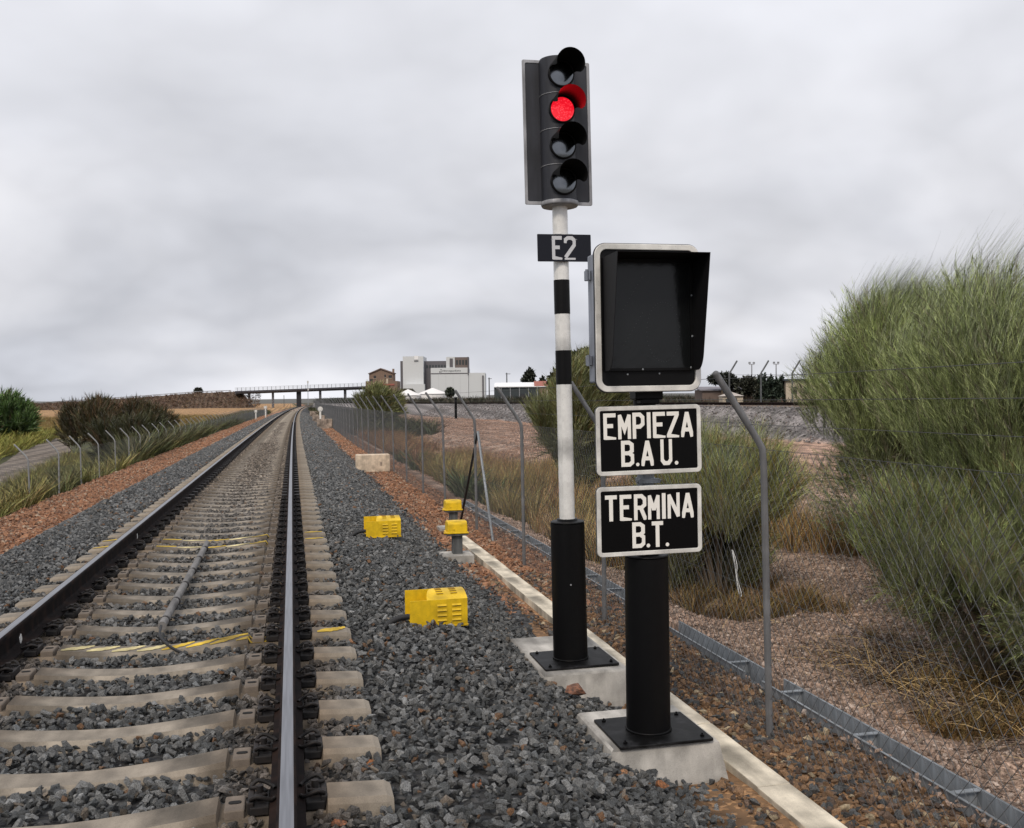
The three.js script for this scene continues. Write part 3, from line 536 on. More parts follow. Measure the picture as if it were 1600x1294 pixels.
    const g = new THREE.BufferGeometry(); g.setAttribute('position', new THREE.Float32BufferAttribute(P, 3)); g.setIndex(I); g.computeVertexNormals(); obj('hood', g, mat.blackMatt, m);
  }
  obj('head_cap', [cyl(0.118, 0.118, 0.008, 0, h0 + H + 0.004, -0.008, 36)], mat.charcoal, t);
  obj('head_back', [box(0.2, H, 0.1, 0, h0 + H / 2, -0.09, 0.012)], mat.charcoal, t);
  obj('screw', [cyl(0.006, 0.006, 0.004, 0, 0, 0, 10).rotateX(Math.PI / 2).translate(-0.02, 0.56, 0.121)], mat.edgeGrey, t);
}
{ // second post: tube, mast
  const t = thing('sign_post', 'shorter black post carrying the dark display box and two word signs', 'post', [1.945, -0.43, -5.0]); t.rotation.z = 0.004;
  lowerTube(t);
  obj('mast', cyl(0.046, 0.046, 1.5, 0, 1.745, 0, 28), mat.galv, t);
  obj('bracket', [box(0.16, 0.05, 0.10, 0, 1.868, 0.03, 0.01), box(0.11, 0.03, 0.12, 0, 1.835, 0.03, 0.008), cyl(0.062, 0.062, 0.07, 0, 1.84, 0, 24)], mat.black, t);
  for (const y of [1.02, 1.40, 1.80]) obj('clamp', [cyl(0.054, 0.054, 0.03, 0, y, 0, 24), box(0.12, 0.028, 0.02, 0, y, 0.055, 0.004), cyl(0.009, 0.009, 0.14, 0, 0, 0, 8).rotateZ(Math.PI / 2).translate(0, y, 0.05)], mat.galv, t);
}
function wordSign(y, turn, W, Hh, label, rows) {
  const t = thing('word_sign', label, 'sign', [1.918, y, -4.885]); t.rotation.z = turn;
  obj('sign_panel', plate(rrect(W - 0.02, Hh - 0.02, 0.02), 0.004, 0, -0.004), mat.galv, t);
  const fr = rrect(W, Hh, 0.028); fr.holes.push(rrect(W - 0.046, Hh - 0.046, 0.008)); obj('sign_border', plate(fr, 0.010, 0.003, -0.002), mat.signWhite, t);
  const pw = W - 0.042, ph = Hh - 0.042;
  sheet(pw, ph, printed(lettering(1024, Math.round(1024 * ph / pw), (x, a, b) => { x.fillStyle = '#040405'; x.fillRect(0, 0, a, b); glyphs(x, rows.map(([c, x0, x1, y0, y1]) => [c, x0 * a, x1 * a, y0 * b, y1 * b]), 0.039 * a, '#efede6'); }), 0.45), t, 'sign_print', 0.0025);
  obj('edge_strip', plate(rrect(W + 0.004, Hh + 0.004, 0.03), 0.006, 0.001, -0.012), mat.galvDark, t);
}
{
  const fx = (v) => (v - 93) / 747, f1 = (v) => (v - 90) / 485, f2 = (v) => (v - 690) / 495;
  const row = (s, spans, y0, y1, fy) => [...s].map((c, i) => [c, fx(spans[i][0]), fx(spans[i][1]), fy(y0), fy(y1)]);
  wordSign(1.198, 0.015, 0.600, 0.370, 'upper black sign with white words EMPIEZA B.A U.', [...row('EMPIEZA', [[123, 215], [233, 328], [343, 432], [450, 482], [498, 592], [605, 698], [716, 806]], 112, 320, f1), ...row('B.AU.', [[252, 347], [362, 388], [405, 496], [553, 640], [660, 688]], 332, 540, f1)]);
  wordSign(0.764, 0.009, 0.600, 0.374, 'lower black sign with white words TERMINA B.T.', [...row('TERMINA', [[128, 218], [240, 328], [348, 440], [455, 543], [560, 592], [606, 698], [718, 806]], 725, 933, f2), ...row('B.T.', [[332, 427], [438, 466], [480, 568], [585, 613]], 950, 1158, f2)]);
}
{ // display box
  const t = thing('display_box', 'large dark display box with white rounded border and deep black hood', 'display box', [1.902, 1.852, -4.85]); t.rotation.z = 0.009;
  const W = 0.592, H = 0.785;
  obj('case', plate(rrect(W - 0.03, H - 0.09, 0.012), 0.17, 0.005, -0.175).translate(0.005, 0.005, 0), mat.boxBlue, t);
  obj('front_panel', plate(rrect(W - 0.02, H - 0.02, 0.05), 0.008, 0.001, -0.004), mat.black, t);
  const fr = rrect(W, H, 0.062); fr.holes.push(rrect(W - 0.062, H - 0.062, 0.036)); obj('white_border', plate(fr, 0.016, 0.004, 0, 10), mat.signWhite, t);
  const fr2 = rrect(W + 0.008, H + 0.008, 0.066); fr2.holes.push(rrect(W - 0.004, H - 0.004, 0.06)); obj('rim', plate(fr2, 0.012, 0.001, -0.006, 10), mat.charcoal, t);
  // screen
  const sw = 0.475, sh = 0.565, cx = 0.0, cy = 0.015;
  const sm_ = new THREE.MeshPhysicalMaterial({ roughness: 0.16, specularIntensity: 0.7, side: THREE.DoubleSide, bumpMap: T.fine, bumpScale: 0.0006 }); sm_.color.setRGB(0.007, 0.008, 0.0085);
  const scr = obj('screen', plate(rrect(sw, sh, 0.004), 0.004, 0, 0.005).translate(cx, cy, 0), sm_, t);
  const fr3 = rrect(sw + 0.03, sh + 0.03, 0.004); fr3.holes.push(rrect(sw, sh, 0.003)); obj('screen_frame', plate(fr3, 0.018, 0.001, 0.004).translate(cx, cy, 0), mat.black, t);
  const dots = []; for (let i = 0; i < 40; i++) { const a = i / 40 * 6.283; dots.push(new THREE.CircleGeometry(0.0022, 6).translate(cx + 0.085 + Math.cos(a) * 0.095, cy - 0.09 + Math.sin(a) * 0.16, 0.0095)); }
  for (let i = 0; i < 20; i++) dots.push(new THREE.CircleGeometry(0.0022, 6).translate(cx - 0.14 + (i % 10) * 0.012, cy - 0.16 + i * 0.019, 0.0095));
  obj('diode', dots, M(0.028, 0.03, 0.032, 0.3), scr);
  const hood = new THREE.Group(); hood.name = 'hood'; t.add(hood);
  const side = (name, x) => {
    const s = new THREE.Shape(), y1 = cy + sh / 2 + 0.02, y0 = cy - sh / 2 - 0.015; s.moveTo(0, y0); s.lineTo(0.07, y0); s.quadraticCurveTo(0.135, y0 + 0.005, 0.15, y0 + 0.11); s.lineTo(0.245, y1); s.lineTo(0, y1);
    obj(name, new THREE.ExtrudeGeometry(s, { depth: 0.003, bevelEnabled: false }).rotateY(-Math.PI / 2).translate(x, 0, 0.008), mat.charcoalHood, hood);
  };
  mat.charcoalHood = MP(0.010, 0.010, 0.0115, 0.6, 0.3, { bumpMap: T.fine, bumpScale: 0.0005 });
  side('side_flap', cx - sw / 2 - 0.012); side('side_flap', cx + sw / 2 + 0.015);
  obj('top_flap', box(sw + 0.027, 0.003, 0.245, cx + 0.0015, cy + sh / 2 + 0.0185, 0.008 + 0.1225), mat.charcoalHood, hood);
  for (const [x, y, z] of [[-0.272, 0.17, 0.006], [-0.265, -0.14, 0.006], [-0.12, -0.30, 0.006], [0.06, -0.298, 0.006], [-0.04, -0.275, 0.023], [0.245, 0.12, 0.023], [0.245, -0.1, 0.023], [0.235, -0.268, 0.023]]) obj('screw', new THREE.SphereGeometry(0.0055, 10, 6).scale(1, 1, 0.5).translate(x, y, z), mat.galv, t);
  for (const y of [0.24, -0.22]) obj('hinge', [box(0.022, 0.055, 0.05, -W / 2 + 0.004, y, -0.13, 0.004), cyl(0.009, 0.009, 0.06, -W / 2 - 0.006, y, -0.105, 10)], mat.boxBlue, t);
}
// ------------------------------------------------------------------ yellow trackside boxes
function axleBox(pos, label, s = 1) {
  const t = thing('track_box', label, 'junction box', pos, 0.03); t.scale.setScalar(s);
  const L = 0.425, H = 0.20, D = 0.24, th = 0.004, x0 = -L / 2, nx = x0 + 0.145;
  obj('front_panel', box(L, H, th, 0, H / 2, D / 2, 0.0015), mat.yellow, t);
  obj('back_panel', box(L, H + 0.035, th, 0, (H + 0.035) / 2, -D / 2, 0.0015), mat.yellow, t);
  obj('end_panel', (() => { const q = new THREE.Shape(); q.moveTo(-D / 2, 0); q.lineTo(D / 2, 0); q.lineTo(D / 2, H + 0.037); q.quadraticCurveTo(D / 2 - 0.1, H + 0.055, -D / 2, H); return new THREE.ExtrudeGeometry(q, { depth: th, bevelEnabled: false }).rotateY(Math.PI / 2).translate(L / 2 - th, 0, 0); })(), mat.yellow, t);
  const P = [], I = [], N = 10; for (let i = 0; i <= N; i++) { const f = i / N, z = lerp(D / 2, -D / 2, f), y = H + 0.037 * f + Math.sin(Math.PI * f) * 0.022, cut = nx + 0.055 * f * f - 0.02 * (1 - f); P.push(cut, y, z, L / 2, y, z); if (i) I.push(2 * i - 2, 2 * i - 1, 2 * i, 2 * i, 2 * i - 1, 2 * i + 1); }
  const g = new THREE.BufferGeometry(); g.setAttribute('position', new THREE.Float32BufferAttribute(P, 3)); g.setIndex(I); g.computeVertexNormals(); const lid = obj('lid', g, mat.yellow, t);
  obj('inner_wall', [box(th, H * 0.9, D * 0.96, nx + 0.02, H * 0.45, 0), box(L * 0.36, th, D * 0.96, x0 + 0.08, 0.045, 0)], mat.yellow, t);
  obj('base_rim', [box(L + 0.008, 0.012, 0.012, 0, 0.004, D / 2 + 0.002, 0.002), box(0.012, 0.012, D, L / 2, 0.004, 0, 0.002)], mat.yellow, t);
  for (let c = 0; c < 2; c++) for (let r = 0; r < 4; r++) {
    const lv = new THREE.BufferGeometry(), w = 0.034, yy = 0.045 + r * 0.036, xx = 0.022 + c * 0.108; lv.setAttribute('position', new THREE.Float32BufferAttribute([-w, 0.012, 0, w, 0.012, 0, -w, 0, 0.010, w, 0.012, 0, w, 0, 0.010, -w, 0, 0.010, -w, 0.012, 0, -w, 0, 0.010, -w, 0, 0, w, 0.012, 0, w, 0, 0, w, 0, 0.010], 3)); lv.computeVertexNormals(); lv.translate(xx, yy, D / 2 + 0.003);
    obj('louvre', lv, mat.yellow, t);
    obj('louvre_slot', box(0.06, 0.004, 0.002, xx, yy - 0.003, D / 2 + 0.003), mat.hole, t);
  }
  for (let c = 0; c < 2; c++) for (let r = 0; r < 4; r++) { const f = 0.28 + r * 0.15, z = lerp(D / 2, -D / 2, f), y = H + 0.037 * f + Math.sin(Math.PI * f) * 0.022; obj('vent_slot', box(0.05, 0.003, 0.012, 0.02 + c * 0.105, y + 0.0025, z, 0.001), M(0.25, 0.13, 0.004, 0.7), lid); }
  obj('foot', [box(0.25, 0.14, 0.16, 0.0, -0.06, 0, 0.01), box(0.3, 0.012, 0.2, 0, -0.004, 0, 0.003)], mat.blackMatt, t);
  obj('bolt', [cyl(0.009, 0.009, 0.012, 0, 0, 0, 6).rotateX(Math.PI / 2).translate(-0.16, 0.016, D / 2 + 0.008), cyl(0.009, 0.009, 0.012, 0, 0, 0, 6).rotateX(Math.PI / 2).translate(0.17, 0.016, D / 2 + 0.008)], mat.galvDark, t);
  obj('cable', tube([[x0 + 0.06, 0.075, 0.09], [x0 - 0.03, 0.085, 0.10], [x0 - 0.11, 0.072, 0.12], [x0 - 0.18, 0.035, 0.15], [x0 - 0.225, -0.02, 0.16], [x0 - 0.25, -0.10, 0.16]], 0.021, 28, 10), mat.rubber, t);
  return t;
}
axleBox([1.06, -0.225, -7.02], 'nearer yellow louvred trackside box with black cable on the ballast');
axleBox([1.09, -0.205, -11.6], 'farther yellow louvred trackside box with black cable on the ballast', 0.98);
obj('thin_cable', tube([[0.42, -0.205, -6.95], [0.50, -0.235, -6.9], [0.60, -0.24, -6.86], [0.70, -0.26, -6.84]], 0.008, 16, 6), mat.rubber); tag(scene.children[scene.children.length - 1], 'short black cable end lying by the yellow painted sleeper', 'cable');
function pedestal(pos, label, s) {
  const t = thing('cable_pedestal', label, 'pedestal', pos); t.scale.setScalar(s);
  obj('base_block', box(0.42, 0.12, 0.40, 0, 0.02, 0, 0.008), mat.concrete, t);
  obj('stem', box(0.125, 0.36, 0.125, 0.02, 0.24, 0, 0.006), mat.galvDark, t);
  obj('tray', box(0.27, 0.03, 0.22, 0.01, 0.335, 0, 0.006), mat.galvDark, t);
  obj('cover', [box(0.29, 0.022, 0.245, 0.01, 0.358, 0, 0.008), (() => { const q = new THREE.Shape(); q.moveTo(-0.108, 0); q.lineTo(0.108, 0); q.lineTo(0.104, 0.085); q.quadraticCurveTo(0.09, 0.115, 0.04, 0.125); q.lineTo(-0.06, 0.125); q.quadraticCurveTo(-0.104, 0.12, -0.104, 0.08); return new THREE.ExtrudeGeometry(q, { depth: 0.22, bevelEnabled: true, bevelSize: 0.012, bevelThickness: 0.018, bevelSegments: 3 }).rotateY(Math.PI / 2).translate(-0.10, 0.372, 0); })()], mat.yellow, t);
  obj('lug', [box(0.04, 0.015, 0.05, -0.145, 0.36, 0.08, 0.004), cyl(0.008, 0.008, 0.02, 0.0, 0, 0, 8).rotateX(Math.PI / 2).translate(-0.04, 0.41, 0.128)], mat.yellow, t);
}
pedestal([2.09, -0.64, -12.25], 'nearer yellow capped pedestal at the end of the cream concrete strip', 1.0);
pedestal([2.50, -0.66, -15.0], 'farther yellow capped pedestal behind its twin', 1.0);
{ // concrete strip
  const t = thing('cable_trough', 'long cream concrete trough lid strip between ballast and soil', 'cable trough', [0, 0, 0]);
  const r = rng(9);
  for (let k = 0; k < 12; k++) { const z0 = -2.6 - k * 0.97, m = obj('lid_slab', plate(rrect(0.19, 0.966, 0.008), 0.10, 0.006).rotateX(-Math.PI / 2).translate(2.46 + (r() - 0.5) * 0.008, -0.70 + (r() - 0.5) * 0.008, z0 - 0.485), mat.concreteCream, t); m.rotation.z = 0; }
}
{ // galvanised channel
  const t = thing('cable_channel', 'galvanised steel channel with crossbars sunk along the foot of the fence', 'cable channel', [0, 0, 0]);
  const secs = [[2.3, 6.45, 0, 0.9], [6.75, 8.45, 0.01, 9], [8.9, 14.4, 0, 0.85], [14.6, 20, -0.01, 0.9]];
  secs.forEach(([d0, d1, o, gap], k) => {
    const L = d1 - d0, z = -(d0 + d1) / 2, s = new THREE.Group(); s.name = 'channel_section'; s.position.set(o, -0.70 - 0.015 * (k === 1), z); t.add(s);
    obj('channel_side', [box(0.004, 0.14, L, 3.395, -0.04, 0), box(0.016, 0.004, L, 3.389, 0.032, 0)], mat.galv, s); obj('channel_side', [box(0.004, 0.14, L, 3.565, -0.04, 0), box(0.016, 0.004, L, 3.571, 0.032, 0)], mat.galv, s); obj('channel_floor', box(0.165, 0.004, L, 3.48, -0.108, 0), mat.galv, s);
    for (let d = d0 + 0.28; d < d1; d += gap) obj('crossbar', [box(0.17, 0.006, 0.035, 3.48, 0.028, -(d + z)), box(0.166, 0.10, 0.003, 3.48, -0.025, -(d + z) - 0.016)], mat.galv, s);
  });
}
// ------------------------------------------------------------------ wire fences
function meshWires(x0, z0, x1, z1, y0a, y0b, h, pitch, r, out, wob = 0) {   // diagonal wires of one bay as triangular prisms
  const L = Math.hypot(x1 - x0, z1 - z0), P = (s, v) => [lerp(x0, x1, s / L), lerp(y0a, y0b, s / L) + v, lerp(z0, z1, s / L)];
  for (const dir of [1, -1]) for (let c = -h; c < L + h; c += pitch) {
    let a = dir > 0 ? [c, 0] : [c, h], b = dir > 0 ? [c + h * 0.78, h] : [c + h * 0.78, 0];
    const cut = (p, q) => { const f = (s) => [s, lerp(p[1], q[1], (s - p[0]) / (q[0] - p[0]))]; return f; };
    const f = cut(a, b); if (b[0] <= 0 || a[0] >= L) continue; if (a[0] < 0) a = f(0); if (b[0] > L) b = f(L);
    const A = P(...a), B = P(...b); out.push([A, B, r]);
  }
}
function prisms(list) {   // [A, B, r] rows to one light geometry
  const P = new Float32Array(list.length * 18 * 3), N = new Float32Array(list.length * 18 * 3); let k = 0; const u = new THREE.Vector3(), v = new THREE.Vector3(), w = new THREE.Vector3();
  for (const [A, B, r] of list) {
    w.set(B[0] - A[0], B[1] - A[1], B[2] - A[2]).normalize(); u.set(0.31, 0.2, 0.93).cross(w).normalize(); v.crossVectors(w, u);
    const ring = [0, 2.094, 4.189].map((a) => [u.x * Math.cos(a) + v.x * Math.sin(a), u.y * Math.cos(a) + v.y * Math.sin(a), u.z * Math.cos(a) + v.z * Math.sin(a)]);
    for (let i = 0; i < 3; i++) { const p = ring[i], q = ring[(i + 1) % 3]; for (const [E, n] of [[A, p], [A, q], [B, p], [B, p], [A, q], [B, q]]) { P[k] = E[0] + n[0] * r; P[k + 1] = E[1] + n[1] * r; P[k + 2] = E[2] + n[2] * r; N[k] = n[0]; N[k + 1] = n[1]; N[k + 2] = n[2]; k += 3; } }
  }
  const g = new THREE.BufferGeometry(); g.setAttribute('position', new THREE.BufferAttribute(P, 3)); g.setAttribute('normal', new THREE.BufferAttribute(N, 3)); return uvm(g);
}
function bentPost(H, ax, ay, r, seg = 10) {
  const pts = [[0, -0.5, 0], [0, H * 0.5, 0], [0, H - 0.10, 0], [ax * 0.10, H, 0], [ax * 0.5, H + ay * 0.45, 0], [ax, H + ay, 0]];
  const path = new THREE.CurvePath(); const V = pts.map((p) => new THREE.Vector3(...p));
  path.add(new THREE.LineCurve3(V[0], V[2])); path.add(new THREE.QuadraticBezierCurve3(V[2], new THREE.Vector3(0, H - 0.02, 0), V[3].clone().lerp(V[4], 0.25))); path.add(new THREE.LineCurve3(V[3].clone().lerp(V[4], 0.25), V[5]));
  const g = new THREE.TubeGeometry(path, 26, r, seg, false); const cap = new THREE.SphereGeometry(r * 1.05, 8, 5).translate(ax, H + ay, 0); return uvm(merged([g, cap]));
}
{
  const t = thing('wire_fence', 'tall right chain link fence with bent arm posts running far along the track', 'fence');
  mat.post2 = M(0.25, 0.255, 0.26, 0.7);
  const near = bentPost(1.84, -0.30, 0.42, 0.0215), far = bentPost(1.84, -0.30, 0.42, 0.026, 6), wires = [], wiresFar = [], line = [];
  const r = rng(15), Z = []; for (let k = -2; k < 66; k++) Z.push(5.42 + k * 3.22);
  const X = (d) => 2.9 + curve(d);
  Z.forEach((d, i) => {
    if (d > 2) { const p = sub('post', i < 12 ? near : far, mat.post, t); p.position.set(X(d), -0.69, -d); p.rotation.set((r() - 0.5) * 0.02, (r() - 0.5) * 0.12, 0.012 + (r() - 0.5) * 0.02); }
    if (i + 1 < Z.length) { const e = Z[i + 1]; meshWires(X(d), -d, X(e), -e, -0.68, -0.68, 1.78, d < 12 ? 0.082 : d < 45 ? 0.09 : 0.16, d < 12 ? 0.0016 : d < 45 ? 0.0014 : 0.003, d < 45 ? wires : wiresFar);
      for (const [dx, y] of [[0, -0.66], [0, 0.2], [0, 1.10], [-0.12, 1.26], [-0.21, 1.41], [-0.30, 1.54]]) line.push([[X(d) + dx, y, -d], [X(e) + dx, y - 0.005, -e], d < 40 ? 0.0018 : 0.004]); }
  });
  sub('chain_link', prisms(wires), mat.wire, t); sub('chain_link', prisms(wiresFar), mat.wire, t); sub('tension_wire', prisms(line), mat.wire, t);
  const d = 14.9, x = X(d); obj('brace', bar([x, 0.92, -d], [x - 0.02, -0.68, -(d + 1.55)], 0.020, 10), mat.rubber, t); obj('brace', bar([x, 0.92, -d], [x + 0.02, -0.70, -(d - 1.0)], 0.020, 10), mat.galv, t);
}
{
  const t = thing('wire_fence', 'low looking left wire fence half hidden below the rubble shoulder', 'fence');
  const g = bentPost(1.95, -0.27, 0.28, 0.019, 7), wires = [], r = rng(16);
  const X = (d) => -5.65 + curve(d), top = (d) => 0.26, Z = []; for (let k = -4; k < 60; k++) Z.push(23.2 + k * 2.62);
  Z.forEach((d, i) => { const p = sub('post', g, mat.post2, t); p.position.set(X(d), top(d) - 1.95, -d); p.rotation.set(0, (r() - 0.5) * 0.2, 0.012 + (r() - 0.5) * 0.03);
    if (i + 1 < Z.length) meshWires(X(d), -d, X(Z[i + 1]), -Z[i + 1], -1.75, -1.75, 1.95, d < 60 ? 0.12 : 0.2, d < 60 ? 0.0014 : 0.003, wires); });
  sub('chain_link', prisms(wires), mat.wire, t);
}
{ // white cord caught in the mesh
  const m = obj('cord', [tube([[2.93, 0.39, -5.98], [2.925, 0.35, -5.95], [2.93, 0.27, -5.93], [2.925, 0.19, -5.90], [2.93, 0.11, -5.88]], 0.004, 24, 6), tube([[2.935, 0.39, -5.98], [2.94, 0.30, -5.93], [2.93, 0.22, -5.91], [2.94, 0.12, -5.87], [2.93, 0.10, -5.85]], 0.003, 24, 6)], mat.white);
  tag(m, 'knotted white cord hanging in the right fence mesh', 'cord');
}
// ------------------------------------------------------------------ plants
function blades(n, fn, seed, thin) {   // fn(r) gives {p, d, L, w, c, bend}: a narrow two-quad ribbon
  const nv = thin ? 3 : 12, r = rng(seed), P = new Float32Array(n * nv * 3), N = new Float32Array(n * nv * 3), K = new Float32Array(n * nv * 3); let o = 0;
  const a = new THREE.Vector3(), d = new THREE.Vector3(), s = new THREE.Vector3(), q = new THREE.Vector3();
  for (let i = 0; i < n; i++) {
    const b = fn(r, i); if (!b) continue;
    d.set(...b.d).normalize(); s.set(r() - 0.5, (r() - 0.5) * 0.4, r() - 0.5).cross(d).normalize();
    const w = b.w / 2, m = [b.p[0] + d.x * b.L * 0.5, b.p[1] + d.y * b.L * 0.5, b.p[2] + d.z * b.L * 0.5], e = [b.p[0] + d.x * b.L + b.bend[0], b.p[1] + d.y * b.L + b.bend[1], b.p[2] + d.z * b.L + b.bend[2]];
    const v = [[b.p[0] - s.x * w, b.p[1] - s.y * w, b.p[2] - s.z * w], [b.p[0] + s.x * w, b.p[1] + s.y * w, b.p[2] + s.z * w], [m[0] - s.x * w * 0.8, m[1] - s.y * w * 0.8, m[2] - s.z * w * 0.8], [m[0] + s.x * w * 0.8, m[1] + s.y * w * 0.8, m[2] + s.z * w * 0.8], [e[0] - s.x * w * 0.25, e[1] - s.y * w * 0.25, e[2] - s.z * w * 0.25], [e[0] + s.x * w * 0.25, e[1] + s.y * w * 0.25, e[2] + s.z * w * 0.25]];
    q.crossVectors(s, d); if (q.y < 0) q.negate(); q.y += 0.8; q.normalize();
    for (const k of thin ? [0, 1, 5] : [0, 1, 2, 2, 1, 3, 2, 3, 4, 4, 3, 5]) { P.set(v[k], o); N[o] = q.x; N[o + 1] = q.y; N[o + 2] = q.z; K.set(b.c, o); o += 3; }
  }
  const g = new THREE.BufferGeometry(); g.setAttribute('position', new THREE.BufferAttribute(P.slice(0, o), 3)); g.setAttribute('normal', new THREE.BufferAttribute(N.slice(0, o), 3)); g.setAttribute('color', new THREE.BufferAttribute(K.slice(0, o), 3)); return g;
}
const leafMat = M(1, 1, 1, 0.75, { vertexColors: true });
const twigMat = new THREE.MeshPhysicalMaterial({ vertexColors: true, roughness: 1, transmission: 0.45, thickness: 0, side: THREE.DoubleSide }); twigMat.color.setRGB(1.3, 1.27, 1.15);
function broom(name, label, pos, o) {   // upright, fine-twigged bush: lobes of twigs, long wisps on top
  const t = thing(name, label, 'bush', pos), r0 = rng(o.seed);
  const lobes = []; for (let i = 0; i < o.lobes; i++) { const a = r0() * 6.28, q = Math.sqrt(r0()); const hy = 0.14 + 0.62 * Math.sqrt(r0()), pull = (o.pull ?? 0.45) + (1 - (o.pull ?? 0.45)) * step(0.1, 0.5, hy); lobes.push([Math.cos(a) * q * o.rx * 0.8 * pull, o.h * hy * (1 - q * q * (o.flat ?? 0.3)), Math.sin(a) * q * o.rz * 0.8 * pull, (0.16 + 0.17 * r0()) * Math.min(o.rx, o.rz), 0.72 + r0() * 0.55, r0()]); }
  const wind = o.wind ?? [0.22, 0, -0.05];
  let S = null;
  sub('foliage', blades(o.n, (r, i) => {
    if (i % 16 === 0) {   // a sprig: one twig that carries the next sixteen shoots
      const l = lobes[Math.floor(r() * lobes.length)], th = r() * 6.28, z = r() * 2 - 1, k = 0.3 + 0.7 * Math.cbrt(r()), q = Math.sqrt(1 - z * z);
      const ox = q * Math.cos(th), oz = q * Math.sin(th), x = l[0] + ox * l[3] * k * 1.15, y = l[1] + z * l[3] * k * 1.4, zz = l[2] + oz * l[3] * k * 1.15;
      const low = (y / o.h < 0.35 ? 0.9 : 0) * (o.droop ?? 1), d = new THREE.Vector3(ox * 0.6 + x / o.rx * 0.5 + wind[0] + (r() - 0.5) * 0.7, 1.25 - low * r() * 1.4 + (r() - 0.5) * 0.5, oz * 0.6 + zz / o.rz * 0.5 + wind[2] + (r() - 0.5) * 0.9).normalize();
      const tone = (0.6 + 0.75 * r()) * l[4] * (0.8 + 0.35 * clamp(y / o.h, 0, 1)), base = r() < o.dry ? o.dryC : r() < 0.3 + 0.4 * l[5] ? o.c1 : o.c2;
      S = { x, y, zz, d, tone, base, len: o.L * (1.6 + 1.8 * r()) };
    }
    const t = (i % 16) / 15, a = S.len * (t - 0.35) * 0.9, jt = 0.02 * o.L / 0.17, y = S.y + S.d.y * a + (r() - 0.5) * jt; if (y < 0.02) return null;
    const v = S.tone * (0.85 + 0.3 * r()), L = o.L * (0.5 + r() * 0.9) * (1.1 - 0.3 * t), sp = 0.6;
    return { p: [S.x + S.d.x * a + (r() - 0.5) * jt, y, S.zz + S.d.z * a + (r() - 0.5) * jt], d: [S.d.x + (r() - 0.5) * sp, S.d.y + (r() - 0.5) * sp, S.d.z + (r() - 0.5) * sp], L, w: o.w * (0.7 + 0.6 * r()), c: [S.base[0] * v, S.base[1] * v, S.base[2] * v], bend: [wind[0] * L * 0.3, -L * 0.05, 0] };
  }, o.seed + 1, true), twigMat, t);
  if (o.wisps) sub('wispy_tips', blades(o.wisps, (r) => {
    const l = lobes[Math.floor(r() * lobes.length)], th = r() * 6.28, q = Math.sqrt(r());
    return { p: [l[0] + Math.cos(th) * q * l[3], l[1] + l[3] * (1.1 - q * 0.5), l[2] + Math.sin(th) * q * l[3]], d: [wind[0] * 1.4 + (r() - 0.5) * 0.4, 1, (r() - 0.5) * 0.4], L: (o.wl ?? o.L * 1.7) * (0.6 + r() * 0.9), w: o.w * (o.wl ? 0.55 : 0.7), c: o.tip ?? (r() < 0.5 ? [0.27, 0.285, 0.19] : [0.27, 0.33, 0.16]), bend: [0.14, -0.03, 0] };
  }, o.seed + 2), leafMat, t);
  const st = []; for (let i = 0; i < o.stems; i++) { const l = lobes[i % lobes.length]; st.push(tube([[l[0] * 0.12, -0.15, l[2] * 0.12], [l[0] * 0.4, l[1] * 0.45, l[2] * 0.4], [l[0] * 0.9, l[1] * 1.0, l[2] * 0.9]], 0.012 + r0() * 0.014, 8, 5)); }
  obj('stem', st, mat.wood, t); return t;
}
const G1 = [0.31, 0.38, 0.15], G2 = [0.42, 0.49, 0.23], G3 = [0.20, 0.235, 0.10], DRY = [0.24, 0.18, 0.08], DRYG = [0.26, 0.235, 0.17];
broom('broom_bush', 'tall green broom bush at the right edge behind the fence', [7.0, -0.95, -7.3], { rx: 1.75, rz: 1.8, h: 4.5, lobes: 52, n: 330000, wisps: 15000, wl: 0.55, L: 0.115, w: 0.0040, c1: G1, c2: G2, dry: 0.12, dryC: DRYG, stems: 34, seed: 900 });
broom('broom_bush', 'broad green broom bush behind the right fence post, left part of the mass', [8.45, -0.85, -11.3], { pull: 0.8, rx: 1.7, rz: 1.9, h: 4.35, flat: 0.1, lobes: 48, n: 290000, wisps: 15000, wl: 0.55, L: 0.14, w: 0.0052, c1: G2, c2: G1, dry: 0.12, dryC: DRYG, stems: 30, seed: 910 });
broom('broom_bush', 'dark lower broom bush overhanging the gravel at the right edge', [5.85, -1.0, -6.85], { rx: 1.15, rz: 1.15, h: 2.4, lobes: 34, n: 240000, pull: 0.9, wisps: 500, L: 0.11, w: 0.0038, c1: G3, c2: G1, dry: 0.16, dryC: DRY, stems: 24, seed: 920, droop: 1.3 });
broom('broom_bush', 'small upright green bush just behind the two word signs', [5.15, -1.0, -10.9], { rx: 1.2, rz: 0.95, h: 2.15, lobes: 26, n: 150000, wisps: 5000, wl: 0.45, L: 0.18, w: 0.0052, c1: G2, c2: [0.42, 0.44, 0.17], dry: 0.24, dryC: [0.38, 0.28, 0.12], stems: 22, seed: 930, wind: [0.08, 0, 0], droop: 0.4 });
broom('broom_bush', 'tall pale green broom bush between the banded mast and the display box', [6.7, -0.9, -21.5], { rx: 1.2, rz: 1.2, h: 4.0, lobes: 22, n: 110000, wisps: 1800, wl: 0.6, L: 0.24, w: 0.011, c1: [0.24, 0.265, 0.11], c2: [0.28, 0.30, 0.13], dry: 0.15, dryC: DRY, stems: 8, seed: 940 });
broom('broom_bush', 'round green broom bush in front of the old brick house', [6.9, -0.7, -78], { rx: 1.7, rz: 2.0, h: 3.5, lobes: 24, n: 60000, wisps: 500, L: 0.45, w: 0.035, c1: [0.27, 0.29, 0.13], c2: [0.23, 0.255, 0.11], dry: 0.1, dryC: DRY, stems: 6, seed: 950 });
